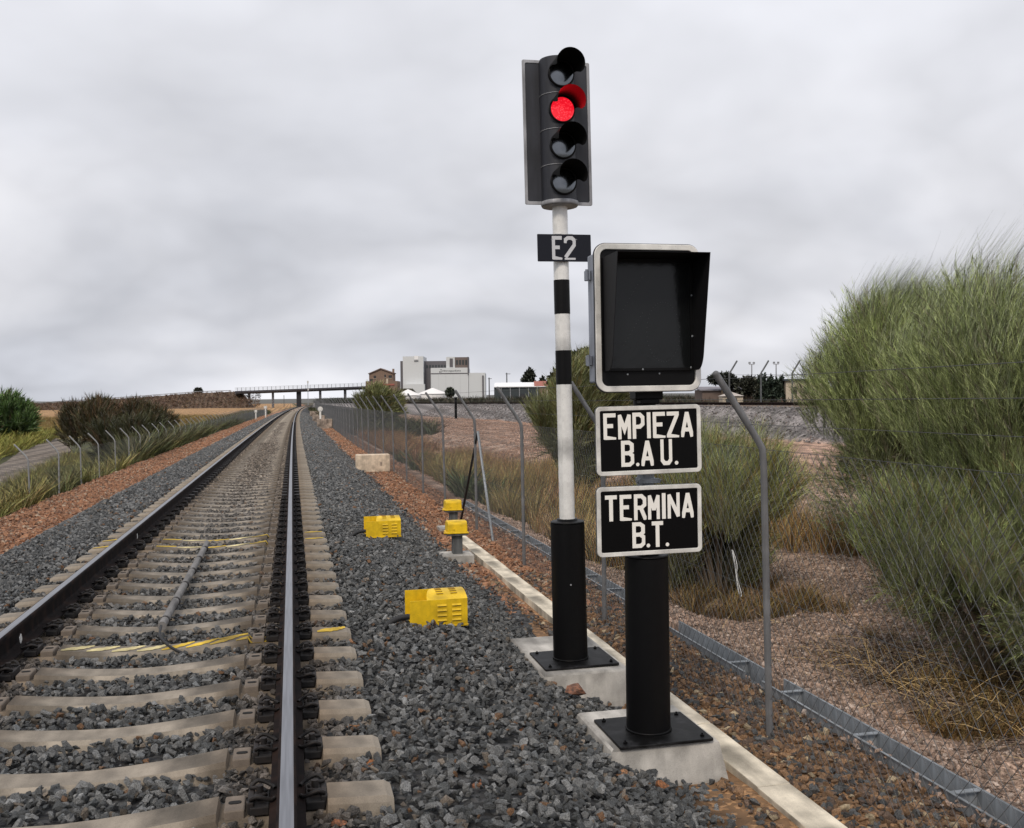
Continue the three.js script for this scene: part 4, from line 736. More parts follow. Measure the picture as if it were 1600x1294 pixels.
broom('dark_shrub', 'dark bushy shrub standing behind the left fence', [-13.6, -2.4, -80], { rx: 5.4, rz: 3.4, h: 4.3, lobes: 30, n: 90000, wisps: 2200, L: 0.45, w: 0.042, c1: [0.088, 0.082, 0.038], c2: [0.07, 0.068, 0.035], dry: 0.25, dryC: [0.15, 0.095, 0.05], stems: 10, seed: 960, wind: [0.1, 0, 0], tip: [0.13, 0.085, 0.055] });
broom('dark_shrub', 'smaller dark shrub right behind the left fence, nearer the rails', [-7.9, -2.4, -51], { rx: 1.9, rz: 3.0, h: 3.5, lobes: 22, n: 70000, wisps: 1200, L: 0.36, w: 0.028, c1: [0.075, 0.08, 0.036], c2: [0.06, 0.066, 0.033], dry: 0.12, dryC: [0.13, 0.09, 0.05], stems: 8, seed: 965, wind: [0.1, 0, 0], tip: [0.12, 0.085, 0.055] });
broom('cane_clump', 'bright green cane clump at the left edge before the field', [-28.9, -2.4, -106], { rx: 3.9, rz: 3, h: 5.4, lobes: 30, n: 70000, wisps: 1200, L: 0.65, w: 0.09, c1: [0.12, 0.23, 0.075], c2: [0.18, 0.30, 0.10], dry: 0.03, dryC: DRY, stems: 10, seed: 970, wind: [0.06, 0, 0] });

function tufts(name, label, category, zones, seed, nb = 26, bw = 1) {
  const protos = []; for (let k = 0; k < 4; k++) protos.push(blades(nb, (r) => { const a = r() * 6.28, q = r() * 0.16, sp = 0.15 + r() * 0.55; return { p: [Math.cos(a) * q, -0.05, Math.sin(a) * q], d: [Math.cos(a) * sp, 1, Math.sin(a) * sp], L: 0.45 + r() * 0.55, w: (0.02 + r() * 0.012) * bw, c: [0.8 + r() * 0.4, 0.8 + r() * 0.4, 0.8 + r() * 0.35], bend: [Math.cos(a) * 0.12, -0.06 - r() * 0.1, Math.sin(a) * 0.12] }; }, seed * 31 + k));
  const r = rng(seed), lists = protos.map(() => []);
  for (const z of zones) { let n = z.n; while (n-- > 0) { const d = lerp(z.d0, z.d1, z.lin ? r() : r() ** 1.6), X = lerp(z.x0, z.x1, r()), R = [r(), r(), r(), r()]; if (!frustum(X, d, 1) || (z.keep && !z.keep(X, d, R[3]))) continue; lists[Math.floor(R[0] * 4)].push([X, (z.y || ground)(X, d), -d, R[1] * 6.28, z.s0 + (z.s1 - z.s0) * R[2], z.wide || 1, z.color(R[3], X, d)]); } }
  const g = new THREE.Group(); g.name = numbered(name); scene.add(g); tag(g, label, category, null, 'stuff');
  const mx = new THREE.Matrix4(), q = new THREE.Quaternion(), Y = new THREE.Vector3(0, 1, 0), col = new THREE.Color();
  lists.forEach((l, k) => { if (!l.length) return; const im = new THREE.InstancedMesh(protos[k], leafMat, l.length); im.name = 'grass_tuft'; im.userData.kind = 'stuff'; im.castShadow = im.receiveShadow = true; l.forEach(([x, y, z, a, s, w, c], i) => { im.setMatrixAt(i, mx.compose(new THREE.Vector3(x, y, z), q.setFromAxisAngle(Y, a), new THREE.Vector3(s * w, s, s * w))); im.setColorAt(i, col.setRGB(...c)); }); g.add(im); });
}
const vary = (c, k = 0.5) => (q) => { const v = 1 - k / 2 + k * q; return [c[0] * v, c[1] * v * (0.92 + 0.16 * ((q * 7) % 1)), c[2] * v]; };
const noiseKeep = (f, t, s) => (X, d) => fbm(X * f + 9, d * f, s, 3) > t;
tufts('dry_grass', 'golden dry grass standing behind the right fence', 'grass', [
  { n: 2600, d0: 12.5, d1: 30, x0: 4.0, x1: 8.5, s0: 0.4, s1: 1.05, wide: 0.55, keep: noiseKeep(0.35, 0.45, 301), color: vary([0.58, 0.40, 0.18]) },
  { n: 1900, d0: 15, d1: 34, x0: 3.85, x1: 6.4, s0: 0.5, s1: 1.15, wide: 0.55, keep: noiseKeep(0.5, 0.5, 305), color: vary([0.46, 0.36, 0.15]) },
  { n: 1500, d0: 28, d1: 70, x0: 4.0, x1: 7.0, s0: 0.4, s1: 1.05, lin: 1, keep: noiseKeep(0.25, 0.45, 303), color: vary([0.48, 0.28, 0.15]) },
  { n: 500, d0: 5.8, d1: 8.6, x0: 4.6, x1: 5.9, s0: 0.08, s1: 0.30, keep: noiseKeep(0.9, 0.5, 307), color: vary([0.36, 0.235, 0.085]) },
  { n: 260, d0: 9.6, d1: 13, x0: 4.2, x1: 6.2, s0: 0.10, s1: 0.42, color: vary([0.30, 0.20, 0.08]) },
], 61, 60, 0.34);
tufts('green_weeds', 'dark green weeds at the foot of the right fence', 'weeds', [
  { n: 300, d0: 20, d1: 36, x0: 3.7, x1: 5.0, s0: 0.4, s1: 1.0, keep: noiseKeep(0.5, 0.55, 311), color: vary([0.10, 0.125, 0.05]) },
  { n: 2200, d0: 62, d1: 200, x0: 4.0, x1: 9.5, s0: 0.6, s1: 1.7, lin: 1, color: vary([0.10, 0.105, 0.05]), wide: 1.3 },
], 62);
tufts('tall_grass', 'tall yellow green grass below the left fence and beside the dirt road', 'grass', [
  { n: 9500, d0: 14, d1: 75, x0: -17, x1: -5.5, s0: 0.4, s1: 1.1, keep: (X, d) => { const rx = -8.5 - (d - 20) * 0.125; return !(X < rx - 0.5 && X > rx - 4.6 && d > 24) && fbm(X * 0.3, d * 0.3, 321, 3) > 0.36; }, color: (q, X, d) => { const f = fbm(X * 0.4 + 3, d * 0.4, 323, 2); return mixc(vary([0.38, 0.33, 0.12], 0.8)(q), vary([0.22, 0.22, 0.095], 0.8)(q), step(0.42, 0.58, f)); } },
  { n: 7000, d0: 45, d1: 125, x0: -48, x1: -14, s0: 0.9, s1: 1.9, wide: 1.3, keep: (X, d) => X < -12.9 - (d - 20) * 0.125 - 0.5, color: vary([0.36, 0.34, 0.085]) },
  { n: 4200, d0: 38, d1: 130, x0: -8.0, x1: -5.7, s0: 1.1, s1: 2.0, lin: 1, wide: 0.9, color: (q, X) => vary([0.17, 0.17, 0.085], 0.9)(q) },
  { n: 5000, d0: 75, d1: 260, x0: -12, x1: -5.6, s0: 0.9, s1: 1.7, lin: 1, wide: 1.5, color: (q, X) => vary(X < -8.5 ? [0.16, 0.135, 0.055] : [0.085, 0.095, 0.045])(q) },
  { n: 2500, d0: 120, d1: 230, x0: -70, x1: -12, s0: 0.8, s1: 1.5, lin: 1, wide: 2, color: vary([0.36, 0.25, 0.10]) },
], 63, 44, 0.45);
{ // creeping dry twigs before the big bush
  const m = new THREE.Mesh(blades(2300, (r) => { const d = 5.6 + r() * 2.4, x = 4.6 + r() * 1.6, a = r() * 6.28; if (fbm(x * 1.3, d * 1.3, 333, 2) + (fbm(x * 6, d * 6, 335, 2) - 0.5) * 0.6 < 0.5) return null; return { p: [x, ground(x, d) + 0.02 + r() * 0.2, -d], d: [Math.cos(a), (r() - 0.25) * 1.3, Math.sin(a)], L: 0.12 + r() * 0.32, w: 0.0045, c: r() < 0.6 ? [0.46, 0.32, 0.14] : [0.20, 0.15, 0.09], bend: [0, -0.04, 0] }; }, 71), leafMat);
  m.name = 'dry_twigs'; scene.add(m); tag(m, 'tangled dry twigs on the gravel below the big bush', 'twigs', null, 'stuff');
}
{ // single dead stalks over the gravel slope
  const m = new THREE.Mesh(blades(1500, (r) => { const d = 4 + r() * 12, x = 3.8 + r() * 4.5, a = r() * 6.28; return { p: [x, ground(x, d) + 0.02, -d], d: [Math.cos(a), r() * r() * 1.6, Math.sin(a)], L: 0.08 + r() * 0.3, w: 0.005, c: r() < 0.5 ? [0.42, 0.31, 0.16] : [0.22, 0.17, 0.11], bend: [0, -0.02, 0] }; }, 73), leafMat);
  m.name = 'dead_stalks'; scene.add(m); tag(m, 'scattered dead stalks over the gravel slope behind the fence', 'twigs', null, 'stuff');
}
// ------------------------------------------------------------------ far things
function crownTree(name, label, pos, o) {
  const t = thing(name, label, 'tree', pos), r0 = rng(o.seed), lobes = o.lobes;
  sub('crown', blades(o.n, (r) => { const l = lobes[Math.floor(r() * lobes.length)], th = r() * 6.28, z = r() * 2 - 1, q = Math.sqrt(1 - z * z), k = Math.cbrt(r()); const v = 0.7 + 0.6 * r(); return { p: [l[0] + q * Math.cos(th) * l[3] * k, l[1] + z * l[4] * k, l[2] + q * Math.sin(th) * l[3] * k], d: [q * Math.cos(th) + r() - 0.5, z + 0.4 + (r() - 0.5), q * Math.sin(th) + r() - 0.5], L: o.L * (0.5 + r()), w: o.L * 0.6, c: [o.c[0] * v, o.c[1] * v, o.c[2] * v], bend: [0, -0.1 * o.L, 0] }; }, o.seed), leafMat, t);
  obj('trunk', cyl(o.tr, o.tr * 0.5, o.th, 0, o.th / 2, 0, 8), mat.wood, t); return t;
}
const DG = [0.085, 0.095, 0.075];
const LB = (h, w, n, s) => { const r = rng(s), a = []; for (let i = 0; i < n; i++) { const f = i / n; a.push([(r() - 0.5) * w * (1 - f * 0.6), h * (0.25 + f * 0.65), (r() - 0.5) * w * (1 - f * 0.6), w * (0.34 - f * 0.16), h * 0.16]); } return a; };
crownTree('pine_tree', 'tall dark tree above the white shed roof', [63.4, 0, -252.3], { lobes: LB(9.6, 4.4, 10, 1), n: 2600, L: 0.8, c: DG, tr: 0.25, th: 5, seed: 1001 });
crownTree('pine_tree', 'small dark tree above the red shed roof', [66.3, 0, -251.5], { lobes: LB(7.6, 2.6, 6, 2), n: 1200, L: 0.7, c: DG, tr: 0.2, th: 4, seed: 1002 });
crownTree('round_tree', 'round dark tree in front of the long white factory wall', [45.4, 0, -277], { lobes: [[0, 3.7, 0, 1.1, 1.2]], n: 1600, L: 0.5, c: [0.10, 0.12, 0.09], tr: 0.2, th: 3, seed: 1003 });
crownTree('dark_tree', 'dark tree behind the display box left edge', [20.9, 0, -67.2], { lobes: [[-1.2, 2.6, 0, 1.3, 1.2], [0, 3.9, 0, 1.2, 1.0], [0.9, 4.2, 0, 1.2, 0.9], [2, 3.6, 0, 1.4, 1.3], [0.5, 2.4, 0, 1.8, 1.5]], n: 5200, L: 0.34, c: [0.06, 0.075, 0.04], tr: 0.2, th: 3, seed: 1004 });
crownTree('round_shrub', 'single round shrub on the distant road embankment', [-37.2, 5.3, -418], { lobes: [[0, 1.0, 0, 1.5, 1.3]], n: 900, L: 0.6, c: DG, tr: 0.2, th: 1, seed: 1005 });
crownTree('umbrella_pine', 'flat crowned pine right beside the display box', [52.6, 0, -111], { lobes: [[-0.8, 3.7, 0, 0.9, 0.6], [0.4, 3.9, 0, 1.0, 0.6], [1.2, 3.5, 0, 0.8, 0.5]], n: 1500, L: 0.32, c: DG, tr: 0.12, th: 3.6, seed: 1006 });
crownTree('dark_tree', 'wide dark tree behind the near bent fence arm', [55.6, 0, -110.4], { lobes: [[-0.8, 2.6, 0, 1.2, 1.0], [0.3, 3.2, 0, 1.0, 0.8], [1.0, 2.4, 0, 0.9, 0.9]], n: 1800, L: 0.32, c: [0.10, 0.105, 0.08], tr: 0.12, th: 2.5, seed: 1007 });
for (const [x, h, s, l] of [[57.3, 4.1, 1, 'first slim conifer of the clump left of the big bush'], [57.9, 4.4, 2, 'second, taller slim conifer of the clump left of the big bush'], [58.6, 4.2, 3, 'third slim conifer of the clump left of the big bush'], [59.5, 3.8, 4, 'fourth slim conifer nearest the big bush'], [60.2, 4.1, 5, 'fifth slim conifer, half hidden by the big bush']]) crownTree('conifer', l, [x, 0, -110], { lobes: LB(h, 1.1, 8, 20 + s), n: 900, L: 0.32, c: [0.085, 0.115, 0.085], tr: 0.1, th: 2, seed: 1010 + s });
tufts('far_scrub', 'dark scrub hedge between the bank and the factory', 'scrub', [
  { n: 4200, d0: 150, d1: 245, x0: 22, x1: 85, s0: 1.8, s1: 3.9, lin: 1, wide: 0.9, y: () => -0.6, color: vary([0.085, 0.078, 0.05]) },
  { n: 1800, d0: 95, d1: 150, x0: 34, x1: 85, s0: 1.2, s1: 2.6, lin: 1, wide: 1.1, y: () => -0.4, color: (q) => vary(q > 0.5 ? [0.13, 0.10, 0.06] : [0.075, 0.08, 0.05])(q) },
  { n: 1300, d0: 300, d1: 430, x0: 12, x1: 40, s0: 2.5, s1: 5.5, lin: 1, wide: 1.3, y: () => -1, color: vary([0.07, 0.08, 0.05]) },
], 64);
const EMB = [[-330, -1.2], [-180, -0.3], [-102, 1.35], [-63, 3.65], [-37, 5.5], [-22, 5.9], [-12, 6.0]];
function embY(x) { for (let i = 1; i < EMB.length; i++) if (x <= EMB[i][0]) return lerp(EMB[i - 1][1], EMB[i][1], clamp((x - EMB[i - 1][0]) / (EMB[i][0] - EMB[i - 1][0]), 0, 1)); return 6; }
tufts('embankment_scrub', 'dark red brown scrub on the road embankment', 'scrub', [
  { n: 5200, d0: 397, d1: 415, x0: -200, x1: -12, s0: 0.5, s1: 1.2, lin: 1, wide: 1.6, keep: (X, d, q) => true, y: (X, d) => embY(X) * clamp((d - 396) / 18.5, 0, 1) - 0.9 * (1 - clamp((d - 396) / 18.5, 0, 1)), color: vary([0.25, 0.165, 0.11], 0.9) },
], 65);
{ // approach embankment of the road bridge
  const P = [], I = [], xs = gridLines([[-320, -13, 4]]); xs.push(-13.5);
  xs.forEach((x, i) => { const h = embY(x), e = step(-13, -20, x); for (const [y, d] of [[-1.4, 396], [lerp(-2.6, h - 0.4, e), 414.5], [lerp(-2.6, h, e), 416.2], [lerp(-2.6, h, e), 424], [-2.6, 438]]) P.push(x, y, -d); if (i) for (let k = 0; k < 4; k++) { const a = (i - 1) * 5 + k; I.push(a, a + 1, a + 5, a + 1, a + 6, a + 5); } });
  const g = new THREE.BufferGeometry(); g.setAttribute('position', new THREE.Float32BufferAttribute(P, 3)); g.setIndex(I); const f = g.toNonIndexed(); f.computeVertexNormals(); uvm(f);
  const m = new THREE.Mesh(f, M(0.28, 0.19, 0.13, 0.95, { map: T.soil })); m.name = 'road_embankment'; m.receiveShadow = true; scene.add(m); tag(m, 'long dark earth embankment rising to the road bridge', null, null, 'structure');
  const t = thing('guard_rail', 'thin grey guard rail along the top of the road embankment', 'guard rail');
  for (let x = -150; x < -24; x += 6) { obj('rail_beam', bar([x, embY(x) + 0.6, -415.8], [x + 6, embY(x + 6) + 0.6, -415.8], 0.13, 5), mat.edgeGrey, t); obj('post', box(0.12, 0.7, 0.12, x, embY(x) + 0.25, -415.9), mat.galvDark, t); }
}
{ // road bridge
  const t = thing('road_bridge', 'grey road bridge on slim piers crossing over the railway', 'bridge');
  const conc = M(0.26, 0.26, 0.28, 0.9, { map: T.concrete }), dk = M(0.07, 0.07, 0.085, 0.9), topYb = (x) => 5.92 + (x + 21.7) * 0.0279, zz = (x) => -415.6 + (x + 21.7) * 0.23;
  const beam = (x0, x1, dy0, dy1, z0, z1) => { const g = new THREE.BoxGeometry(x1 - x0, dy1 - dy0, z1 - z0, 12, 1, 1); g.translate((x0 + x1) / 2, (dy0 + dy1) / 2, (z0 + z1) / 2); const p = g.attributes.position; for (let i = 0; i < p.count; i++) { const x = p.getX(i); p.setY(i, p.getY(i) + topYb(x)); p.setZ(i, p.getZ(i) + zz(x)); } g.computeVertexNormals(); return g; };
  obj('deck', beam(-22, 40, -0.45, 0, 0, 9), dk, t); obj('girder', beam(-22, 40, -1.15, -0.46, 1.2, 7.8), conc, t); obj('edge_beam', beam(-22, 40, -0.5, 0.15, 9.05, 9.4), dk, t);
  for (const x of [-16.5, -7, 12, 22, 36]) obj('pier', [box(0.9, topYb(x) + 1.3, 0.9, x, (topYb(x) - 1.15) / 2 - 1.2, zz(x) + 3), box(0.9, topYb(x) + 1.3, 0.9, x, (topYb(x) - 1.15) / 2 - 1.2, zz(x) + 6.4)], conc, t);
  obj('pier', box(1.9, topYb(3.3) + 1.0, 6, 3.4, (topYb(3.3) - 1.15) / 2 - 0.7, zz(3) + 4.5), M(0.03, 0.03, 0.035, 0.9), t);
  for (let x = -21; x < 40; x += 1.7) obj('railing_post', box(0.16, 1.35, 0.12, x, topYb(x) + 0.75, zz(x) + 9.2), mat.galvDark, t);
  for (const y of [0.55, 1.0, 1.42]) obj('railing', beam(-22, 40, y, y + 0.09, 9.14, 9.26), mat.galv, t);
  const right = thing('road_bank', 'dark bank carrying the road right of the bridge', 'bank'); const g = new THREE.CylinderGeometry(3, 9, 8, 20, 1).scale(1.2, 1, 1.2).translate(46, 2.4, -398); obj('bank_body', g, M(0.11, 0.10, 0.06, 0.95, { map: T.soil }), right);
}
{ // line-side masts and marks near the bridge
  const post = (name, label, cat, x, z, h, w, m, y0 = -0.6) => { const t = thing(name, label, cat, [x, y0, z]); obj('pole', box(w, h, w, 0, h / 2, 0), m, t); return t; };
  let t = post('signal_mast', 'slim white topped signal mast in front of the bridge railing', 'mast', 6.8, -388, 9.6, 0.26, mat.galv); obj('signal_head', [box(0.6, 1.0, 0.4, 0, 9.8, 0, 0.08), box(0.5, 0.8, 0.4, 0.1, 6.8, 0, 0.05)], mat.white, t);
  post('lamp_pole', 'thin dark pole under the bridge left of the thick black pier', 'pole', -2.4, -380, 4.6, 0.22, mat.galvDark); post('lamp_pole', 'leftmost thin dark pole under the bridge', 'pole', -13.3, -385, 4.6, 0.22, mat.galvDark);
  t = post('marker_post', 'white marker post left of the far track', 'marker', -3.2, -131, 1.5, 0.16, mat.signWhite); obj('marker_board', box(0.4, 0.35, 0.04, 0, 1.35, 0.1), mat.signWhite, t);
  t = post('marker_post', 'pale second marker post close to the far left track edge', 'marker', -4.0, -118, 1.0, 0.12, mat.signWhite); obj('marker_board', box(0.3, 0.3, 0.04, 0, 0.95, 0.08), mat.signWhite, t);
  t = post('marker_post', 'white keyhole shaped marker on the pink concrete block beside the fence', 'marker', 2.25, -75.2, 0.95, 0.14, mat.signWhite, -0.1); obj('marker_board', [cyl(0.19, 0.19, 0.05, 0, 0, 0, 18).rotateX(Math.PI / 2).translate(0, 0.95, 0.05)], mat.signWhite, t);
  const bp = thing('buffer_post', 'black square post on the bank of the second track', 'post', [16.5, -0.4, -97]); obj('pole', [box(0.24, 2.15, 0.24, 0, 1.0, 0, 0.02), box(0.34, 0.08, 0.34, 0, 2.08, 0, 0.01)], mat.black, bp);
  for (const [x, z, w, h, d, l, m] of [[2.36, -28.4, 0.98, 0.52, 0.42, 'cream concrete block nearest the camera beside the fence', M(0.76, 0.62, 0.47, 0.92, { map: T.dirt })], [2.55, -74.8, 1.15, 0.75, 0.5, 'middle pink concrete block farther along the fence', mat.concretePink], [2.75, -98, 1.2, 0.7, 0.5, 'farthest pink concrete block along the fence', mat.concretePink], [3.1, -130, 1.2, 0.8, 0.5, 'tiny last pink concrete block by the fence end', mat.concretePink]]) {
    const b = thing('concrete_block', l, 'concrete block', [x, -0.62, z]); obj('block_body', box(w, h, d, 0, h / 2 - 0.04, 0, 0.03), m, b);
    if (z > -40) { obj('lifting_hole', box(0.05, 0.11, 0.01, 0.23, 0.2, d / 2 + 0.001, 0.004), mat.concretePink, b); }
  }
  for (const [x, z] of [[117.2, -229.7], [123.4, -228.3]]) { const L = thing('floodlight_mast', x < 120 ? 'left of two tall floodlight masts beyond the second track' : 'right of two tall floodlight masts beyond the second track', 'floodlight mast', [x, 0, z]); obj('pole', cyl(0.22, 0.14, 10, 0, 5, 0, 8), mat.edgeGrey, L); obj('lamp_bar', [box(1.5, 0.15, 0.15, 0, 9.9, 0), box(0.5, 0.5, 0.3, -0.6, 10.3, 0), box(0.5, 0.5, 0.3, 0.6, 10.3, 0)], mat.edgeGrey, L); }
  const tp = thing('utility_pole', 'single utility pole between the factory and the white shed', 'pole', [55, 0, -244]); obj('pole', cyl(0.18, 0.14, 8.4, 0, 4.2, 0, 8), mat.galvDark, tp); obj('crossarm', box(1.3, 0.14, 0.14, 0.3, 8.1, 0), mat.galvDark, tp);
  const up = thing('utility_pole', 'short utility pole at the right end of the factory', 'pole', [50.5, 0, -245]); obj('pole', cyl(0.18, 0.14, 7.2, 0, 3.6, 0, 8), mat.galvDark, up); obj('crossarm', box(1.0, 0.14, 0.14, 0.2, 6.9, 0), mat.galvDark, up);
  // far fence of the second track
  const f = thing('wire_fence', 'far fence with outward bent posts beyond the second track', 'fence'), g = bentPost(2.3, 0.55, 0.75, 0.055, 6), wires = [];
  const fp = []; for (let k = 0; k < 16; k++) fp.push([26.3 + k * 2.15, -(55.6 - k * 0.25)]);
  fp.forEach(([x, z], k) => { const p = sub('post', g, mat.galvDark, f); p.position.set(x + 2, 0.75, z - 3); if (k) wires.push([[fp[k - 1][0] + 2, 2.9, fp[k - 1][1] - 3], [x + 2, 2.9, z - 3], 0.01]); });
  sub('tension_wire', prisms(wires), mat.wire, f);
}
// ------------------------------------------------------------------ buildings
const wl = { white: M(0.60, 0.62, 0.63, 0.8), grey: M(0.12, 0.115, 0.125, 0.85), dark: M(0.045, 0.055, 0.06, 0.85), roof: M(0.84, 0.84, 0.85, 0.7), tileGrey: M(0.19, 0.14, 0.125, 0.9), tile: M(0.34, 0.12, 0.09, 0.85), brick: M(0.38, 0.29, 0.22, 0.9, { map: T.rust }), cream: M(0.52, 0.44, 0.34, 0.9), tent: M(0.82, 0.80, 0.78, 0.7), glass: M(0.03, 0.032, 0.036, 0.3) };
{
  const t = thing('factory', 'large white and grey factory with tall block and dark lettering', 'factory', [67, -0.6, -600], -0.2266);
  // local x runs along the facade: 40 units per 100 px of the photograph
  const B = (n, x0, x1, y0, y1, z0, z1, m) => obj(n, box(x1 - x0, y1 - y0, z1 - z0, (x0 + x1) / 2, (y0 + y1) / 2, (z0 + z1) / 2), m, t);
  B('tall_block', 1.7, 14.5, 0, 29.6, -24, 0, wl.white); B('side_shaft', 0, 1.65, 0, 26.8, -20, -1.2, wl.grey); const nt = B('roof_notch', 9, 11.4, 27.6, 29.9, -3, 0.2, wl.roof); obj('ledge', box(2.6, 0.4, 0.8, 10.1, 26.9, 0.3), wl.grey, nt);
  B('low_annex', 3.5, 15.6, 0, 12.2, 0.05, 5, wl.white);
  B('recess_wall', 14.55, 34, 0, 26.8, -26, -6, wl.grey);
  const main = B('main_hall', 19.2, 42.6, 0, 22.2, -22, 1.5, wl.white);
  B('stair_tower', 28.8, 34.2, 22.25, 29.0, -12, 0.5, wl.white); B('tower_louvre', 31, 33, 22.6, 28, 0.55, 0.7, wl.grey); B('tower_top', 34.3, 42.4, 22.3, 28.8, -14, 0.0, M(0.16, 0.13, 0.12, 0.9));
  B('side_strip', 42.2, 42.7, 17.5, 28.9, -12, 1.8, wl.grey); B('long_hall', 42.8, 53, 0, 18.9, -26, 0.8, wl.white); B('end_column', 51.2, 52.1, 0, 17.2, 0.85, 1.4, wl.grey);
  for (let k = 0; k < 7; k++) B('window', 15.8 + k * 1.85, 16.9 + k * 1.85, 22.4, 24.3, -5.98, -5.8, wl.dark);
  for (let k = 0; k < 4; k++) B('window', 35 + k * 1.9, 36.1 + k * 1.9, 24, 27, 0.02, 0.15, wl.dark);
  B('fascia_band', 19.3, 42.1, 18.4, 18.9, 1.52, 1.7, wl.grey);
  for (const x of [19.6, 24, 28.5, 33, 37.5]) B('panel_joint', x, x + 0.12, 0, 18.3, 1.5, 1.58, M(0.5, 0.52, 0.53, 0.8));
  const sgn = sheet(14.4, 2.6, printed(lettering(512, 92, (x, W, H) => { x.fillStyle = '#cdd0d1'; x.fillRect(0, 0, W, H); x.fillStyle = x.strokeStyle = '#3a3b42'; x.font = 'bold 52px sans-serif'; x.textBaseline = 'middle'; x.fillText('Mercoguadiana', 96, 46, 400); x.lineWidth = 12; x.beginPath(); x.arc(48, 46, 26, -2.6, 2.3); x.stroke(); x.beginPath(); x.arc(20, 70, 14, 0, 7); x.fill(); }), 0.8), t, 'sign', 1.56); sgn.position.set(31.5, 20.3, 1.56);
}
{
  const t = thing('brick_house', 'old brick house with gabled roof behind the green broom bush', 'house', [27.4, -0.6, -352], -0.2266);
  const B = (n, x0, x1, y0, y1, z0, z1, m, p = t) => obj(n, box(x1 - x0, y1 - y0, z1 - z0, (x0 + x1) / 2, (y0 + y1) / 2, (z0 + z1) / 2), m, p);
  B('lower_wall', -0.6, 10.9, 0, 9.2, -9, 0.6, wl.brick);
  const q = new THREE.Shape(); q.moveTo(0.6, 9.2); q.lineTo(9.2, 9.2); q.lineTo(9.2, 12.0); q.lineTo(4.9, 13.6); q.lineTo(0.6, 11.8); obj('upper_wall', new THREE.ExtrudeGeometry(q, { depth: 8, bevelEnabled: false }).translate(0, 0, -8), wl.brick, t);
  const rf = obj('roof', [bar([0.2, 11.75, -4], [4.9, 13.75, -4], 0.01, 4), box(4.9, 0.3, 9, 2.45, 12.85, -4).translate(-2.45, -12.85, 4).rotateZ(0.395).translate(2.6, 12.85, -4), box(4.9, 0.3, 9, 0, 0, 0).rotateZ(-0.355).translate(7.15, 12.95, -4)], wl.tileGrey, t); obj('chimney', box(0.7, 2.2, 0.7, 9.2, 12.6, -2), wl.brick, rf);
  for (const [x, y, w] of [[2.3, 10.7, 0.8], [6.2, 11, 0.5], [7.7, 10.8, 1.2], [0.9, 9.5, 1]]) { const w_ = B('window', x, x + w, y - 0.5, y + 0.5, 0.02, 0.12, wl.glass); obj('sill', box(w + 0.3, 0.14, 0.2, x + w / 2, y - 0.6, 0.12), wl.cream, w_); }
  B('door', 6.9, 7.6, 8.3, 10.1, 0.65, 0.75, wl.cream); B('terrace_rail', 5.6, 9.9, 7.6, 8.2, 0.65, 0.8, wl.tile);
  for (const x of [2.0, 4.6]) { const w_ = B('window', x, x + 0.9, 6.2, 7.4, 0.62, 0.72, wl.glass); obj('sill', box(1.2, 0.14, 0.2, x + 0.45, 6.1, 0.75), wl.cream, w_); }
}
for (const [x, z, w, h, l] of [[35.9, -300, 7.2, 5.0, 'smaller white pointed tent left of its neighbour'], [44.8, -308, 8.4, 5.5, 'larger white pointed tent below the factory']]) {
  const t = thing('white_tent', l, 'tent', [x, -0.6, z], -0.22); obj('canopy', new THREE.ConeGeometry(w * 0.62, 2.0, 8, 4).translate(0, h - 0.4, 0), wl.tent, t); obj('wall', cyl(w * 0.58, w * 0.58, h - 1.4, 0, (h - 1.4) / 2, 0, 8, true), wl.tent, t);
  obj('mast', cyl(0.1, 0.06, h + 1.0, 0, (h + 1.0) / 2, 0, 6), mat.edgeGrey, t);
}
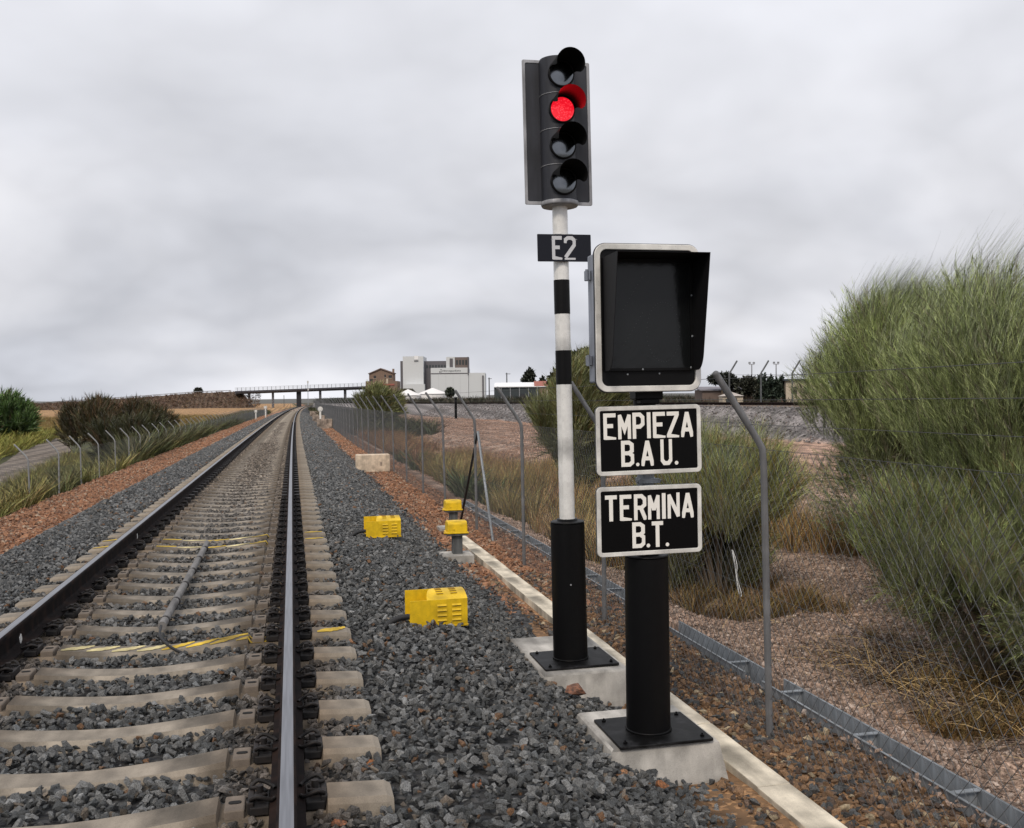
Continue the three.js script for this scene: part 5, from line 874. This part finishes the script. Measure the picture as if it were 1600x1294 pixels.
{
  const t = thing('long_shed', 'long dark shed with bright white roof and a red roofed end', 'shed', [41.2, -0.6, -195.8], -0.2266);
  const P = (n, x0, x1, y0, y1, z0, z1, m) => obj(n, box(x1 - x0, y1 - y0, z1 - z0, (x0 + x1) / 2, (y0 + y1) / 2, (z0 + z1) / 2), m, t);
  P('wall', 0.2, 12.6, 0, 4.65, -9, 0, wl.dark);
  obj('roof', box(11.6, 0.16, 9.4, 0, 0, 0).rotateX(0.105).translate(6.0, 5.15, -4.3), wl.roof, t);
  obj('red_roof', box(5.2, 0.2, 5, 0, 0, 0).rotateX(0.22).translate(11.2, 5.25, -2.2), wl.tile, t);
  P('wall', 9.6, 13.6, 0, 4.4, 0.02, 0.4, M(0.2, 0.15, 0.10, 0.9)); P('door', 10.9, 12.2, 1.6, 3.9, 0.42, 0.5, wl.cream);
  for (let k = 0; k < 5; k++) P('column', 1.6 + k * 1.9, 1.75 + k * 1.9, 0, 4.6, 0.03, 0.18, mat.edgeGrey);
  P('door', 5.6, 6.4, 1.5, 3.2, 0.02, 0.12, wl.glass);
}
{
  const t = thing('dark_shed', 'low brown roofed shed right of the display box', 'shed', [50.6, 0, -112], -0.2266); obj('wall', box(6.4, 2.4, 5, 3.0, 1.2, -2.5), M(0.15, 0.11, 0.09, 0.9), t); obj('roof', box(7.0, 0.14, 5.6, 0, 0, 0).rotateX(0.08).translate(3.0, 2.55, -2.5), M(0.2, 0.19, 0.21, 0.8), t);
  const c = thing('pale_hut', 'tiny pale hut just above the second track', 'hut', [47.5, 0, -100], -0.2266); obj('wall', box(2.3, 1.35, 2, 1.1, 0.9, -1), wl.cream, c); obj('roof', new THREE.ConeGeometry(1.75, 0.5, 4, 1).rotateY(Math.PI / 4).translate(1.1, 1.8, -1), M(0.45, 0.4, 0.36, 0.9), c); obj('window', box(0.5, 0.4, 0.06, 1.3, 1.1, 0.02), wl.glass, c); obj('door', box(0.35, 0.8, 0.06, 0.5, 0.85, 0.02), wl.dark, c);
  const w = thing('white_house', 'white house half hidden by the big green bush', 'house', [60.6, 0, -109], -0.2266); obj('wall', box(5, 3.4, 4, 2.2, 1.7, -2), wl.cream, w); obj('roof', box(5.5, 0.25, 4.6, 2.2, 3.5, -2), wl.dark, w); for (const x of [0.7, 2.2]) obj('window', box(0.7, 0.9, 0.08, x, 2.2, 0.02), wl.glass, w);
  const hills = []; for (const [x, z, w_, h] of [[-300, -1500, 500, 9], [-700, -1700, 600, 12], [60, -1500, 420, 10], [500, -1600, 700, 14], [1100, -1500, 700, 16]]) hills.push(new THREE.SphereGeometry(1, 32, 10, 0, 6.3, 0, 1.571).scale(w_, h, 120).translate(x, -4, z));
  tag(obj('hills', hills, M(0.12, 0.12, 0.11, 0.95)), 'low bluish hills along the horizon', null, null, 'structure');
}
renderer.render(scene, camera);
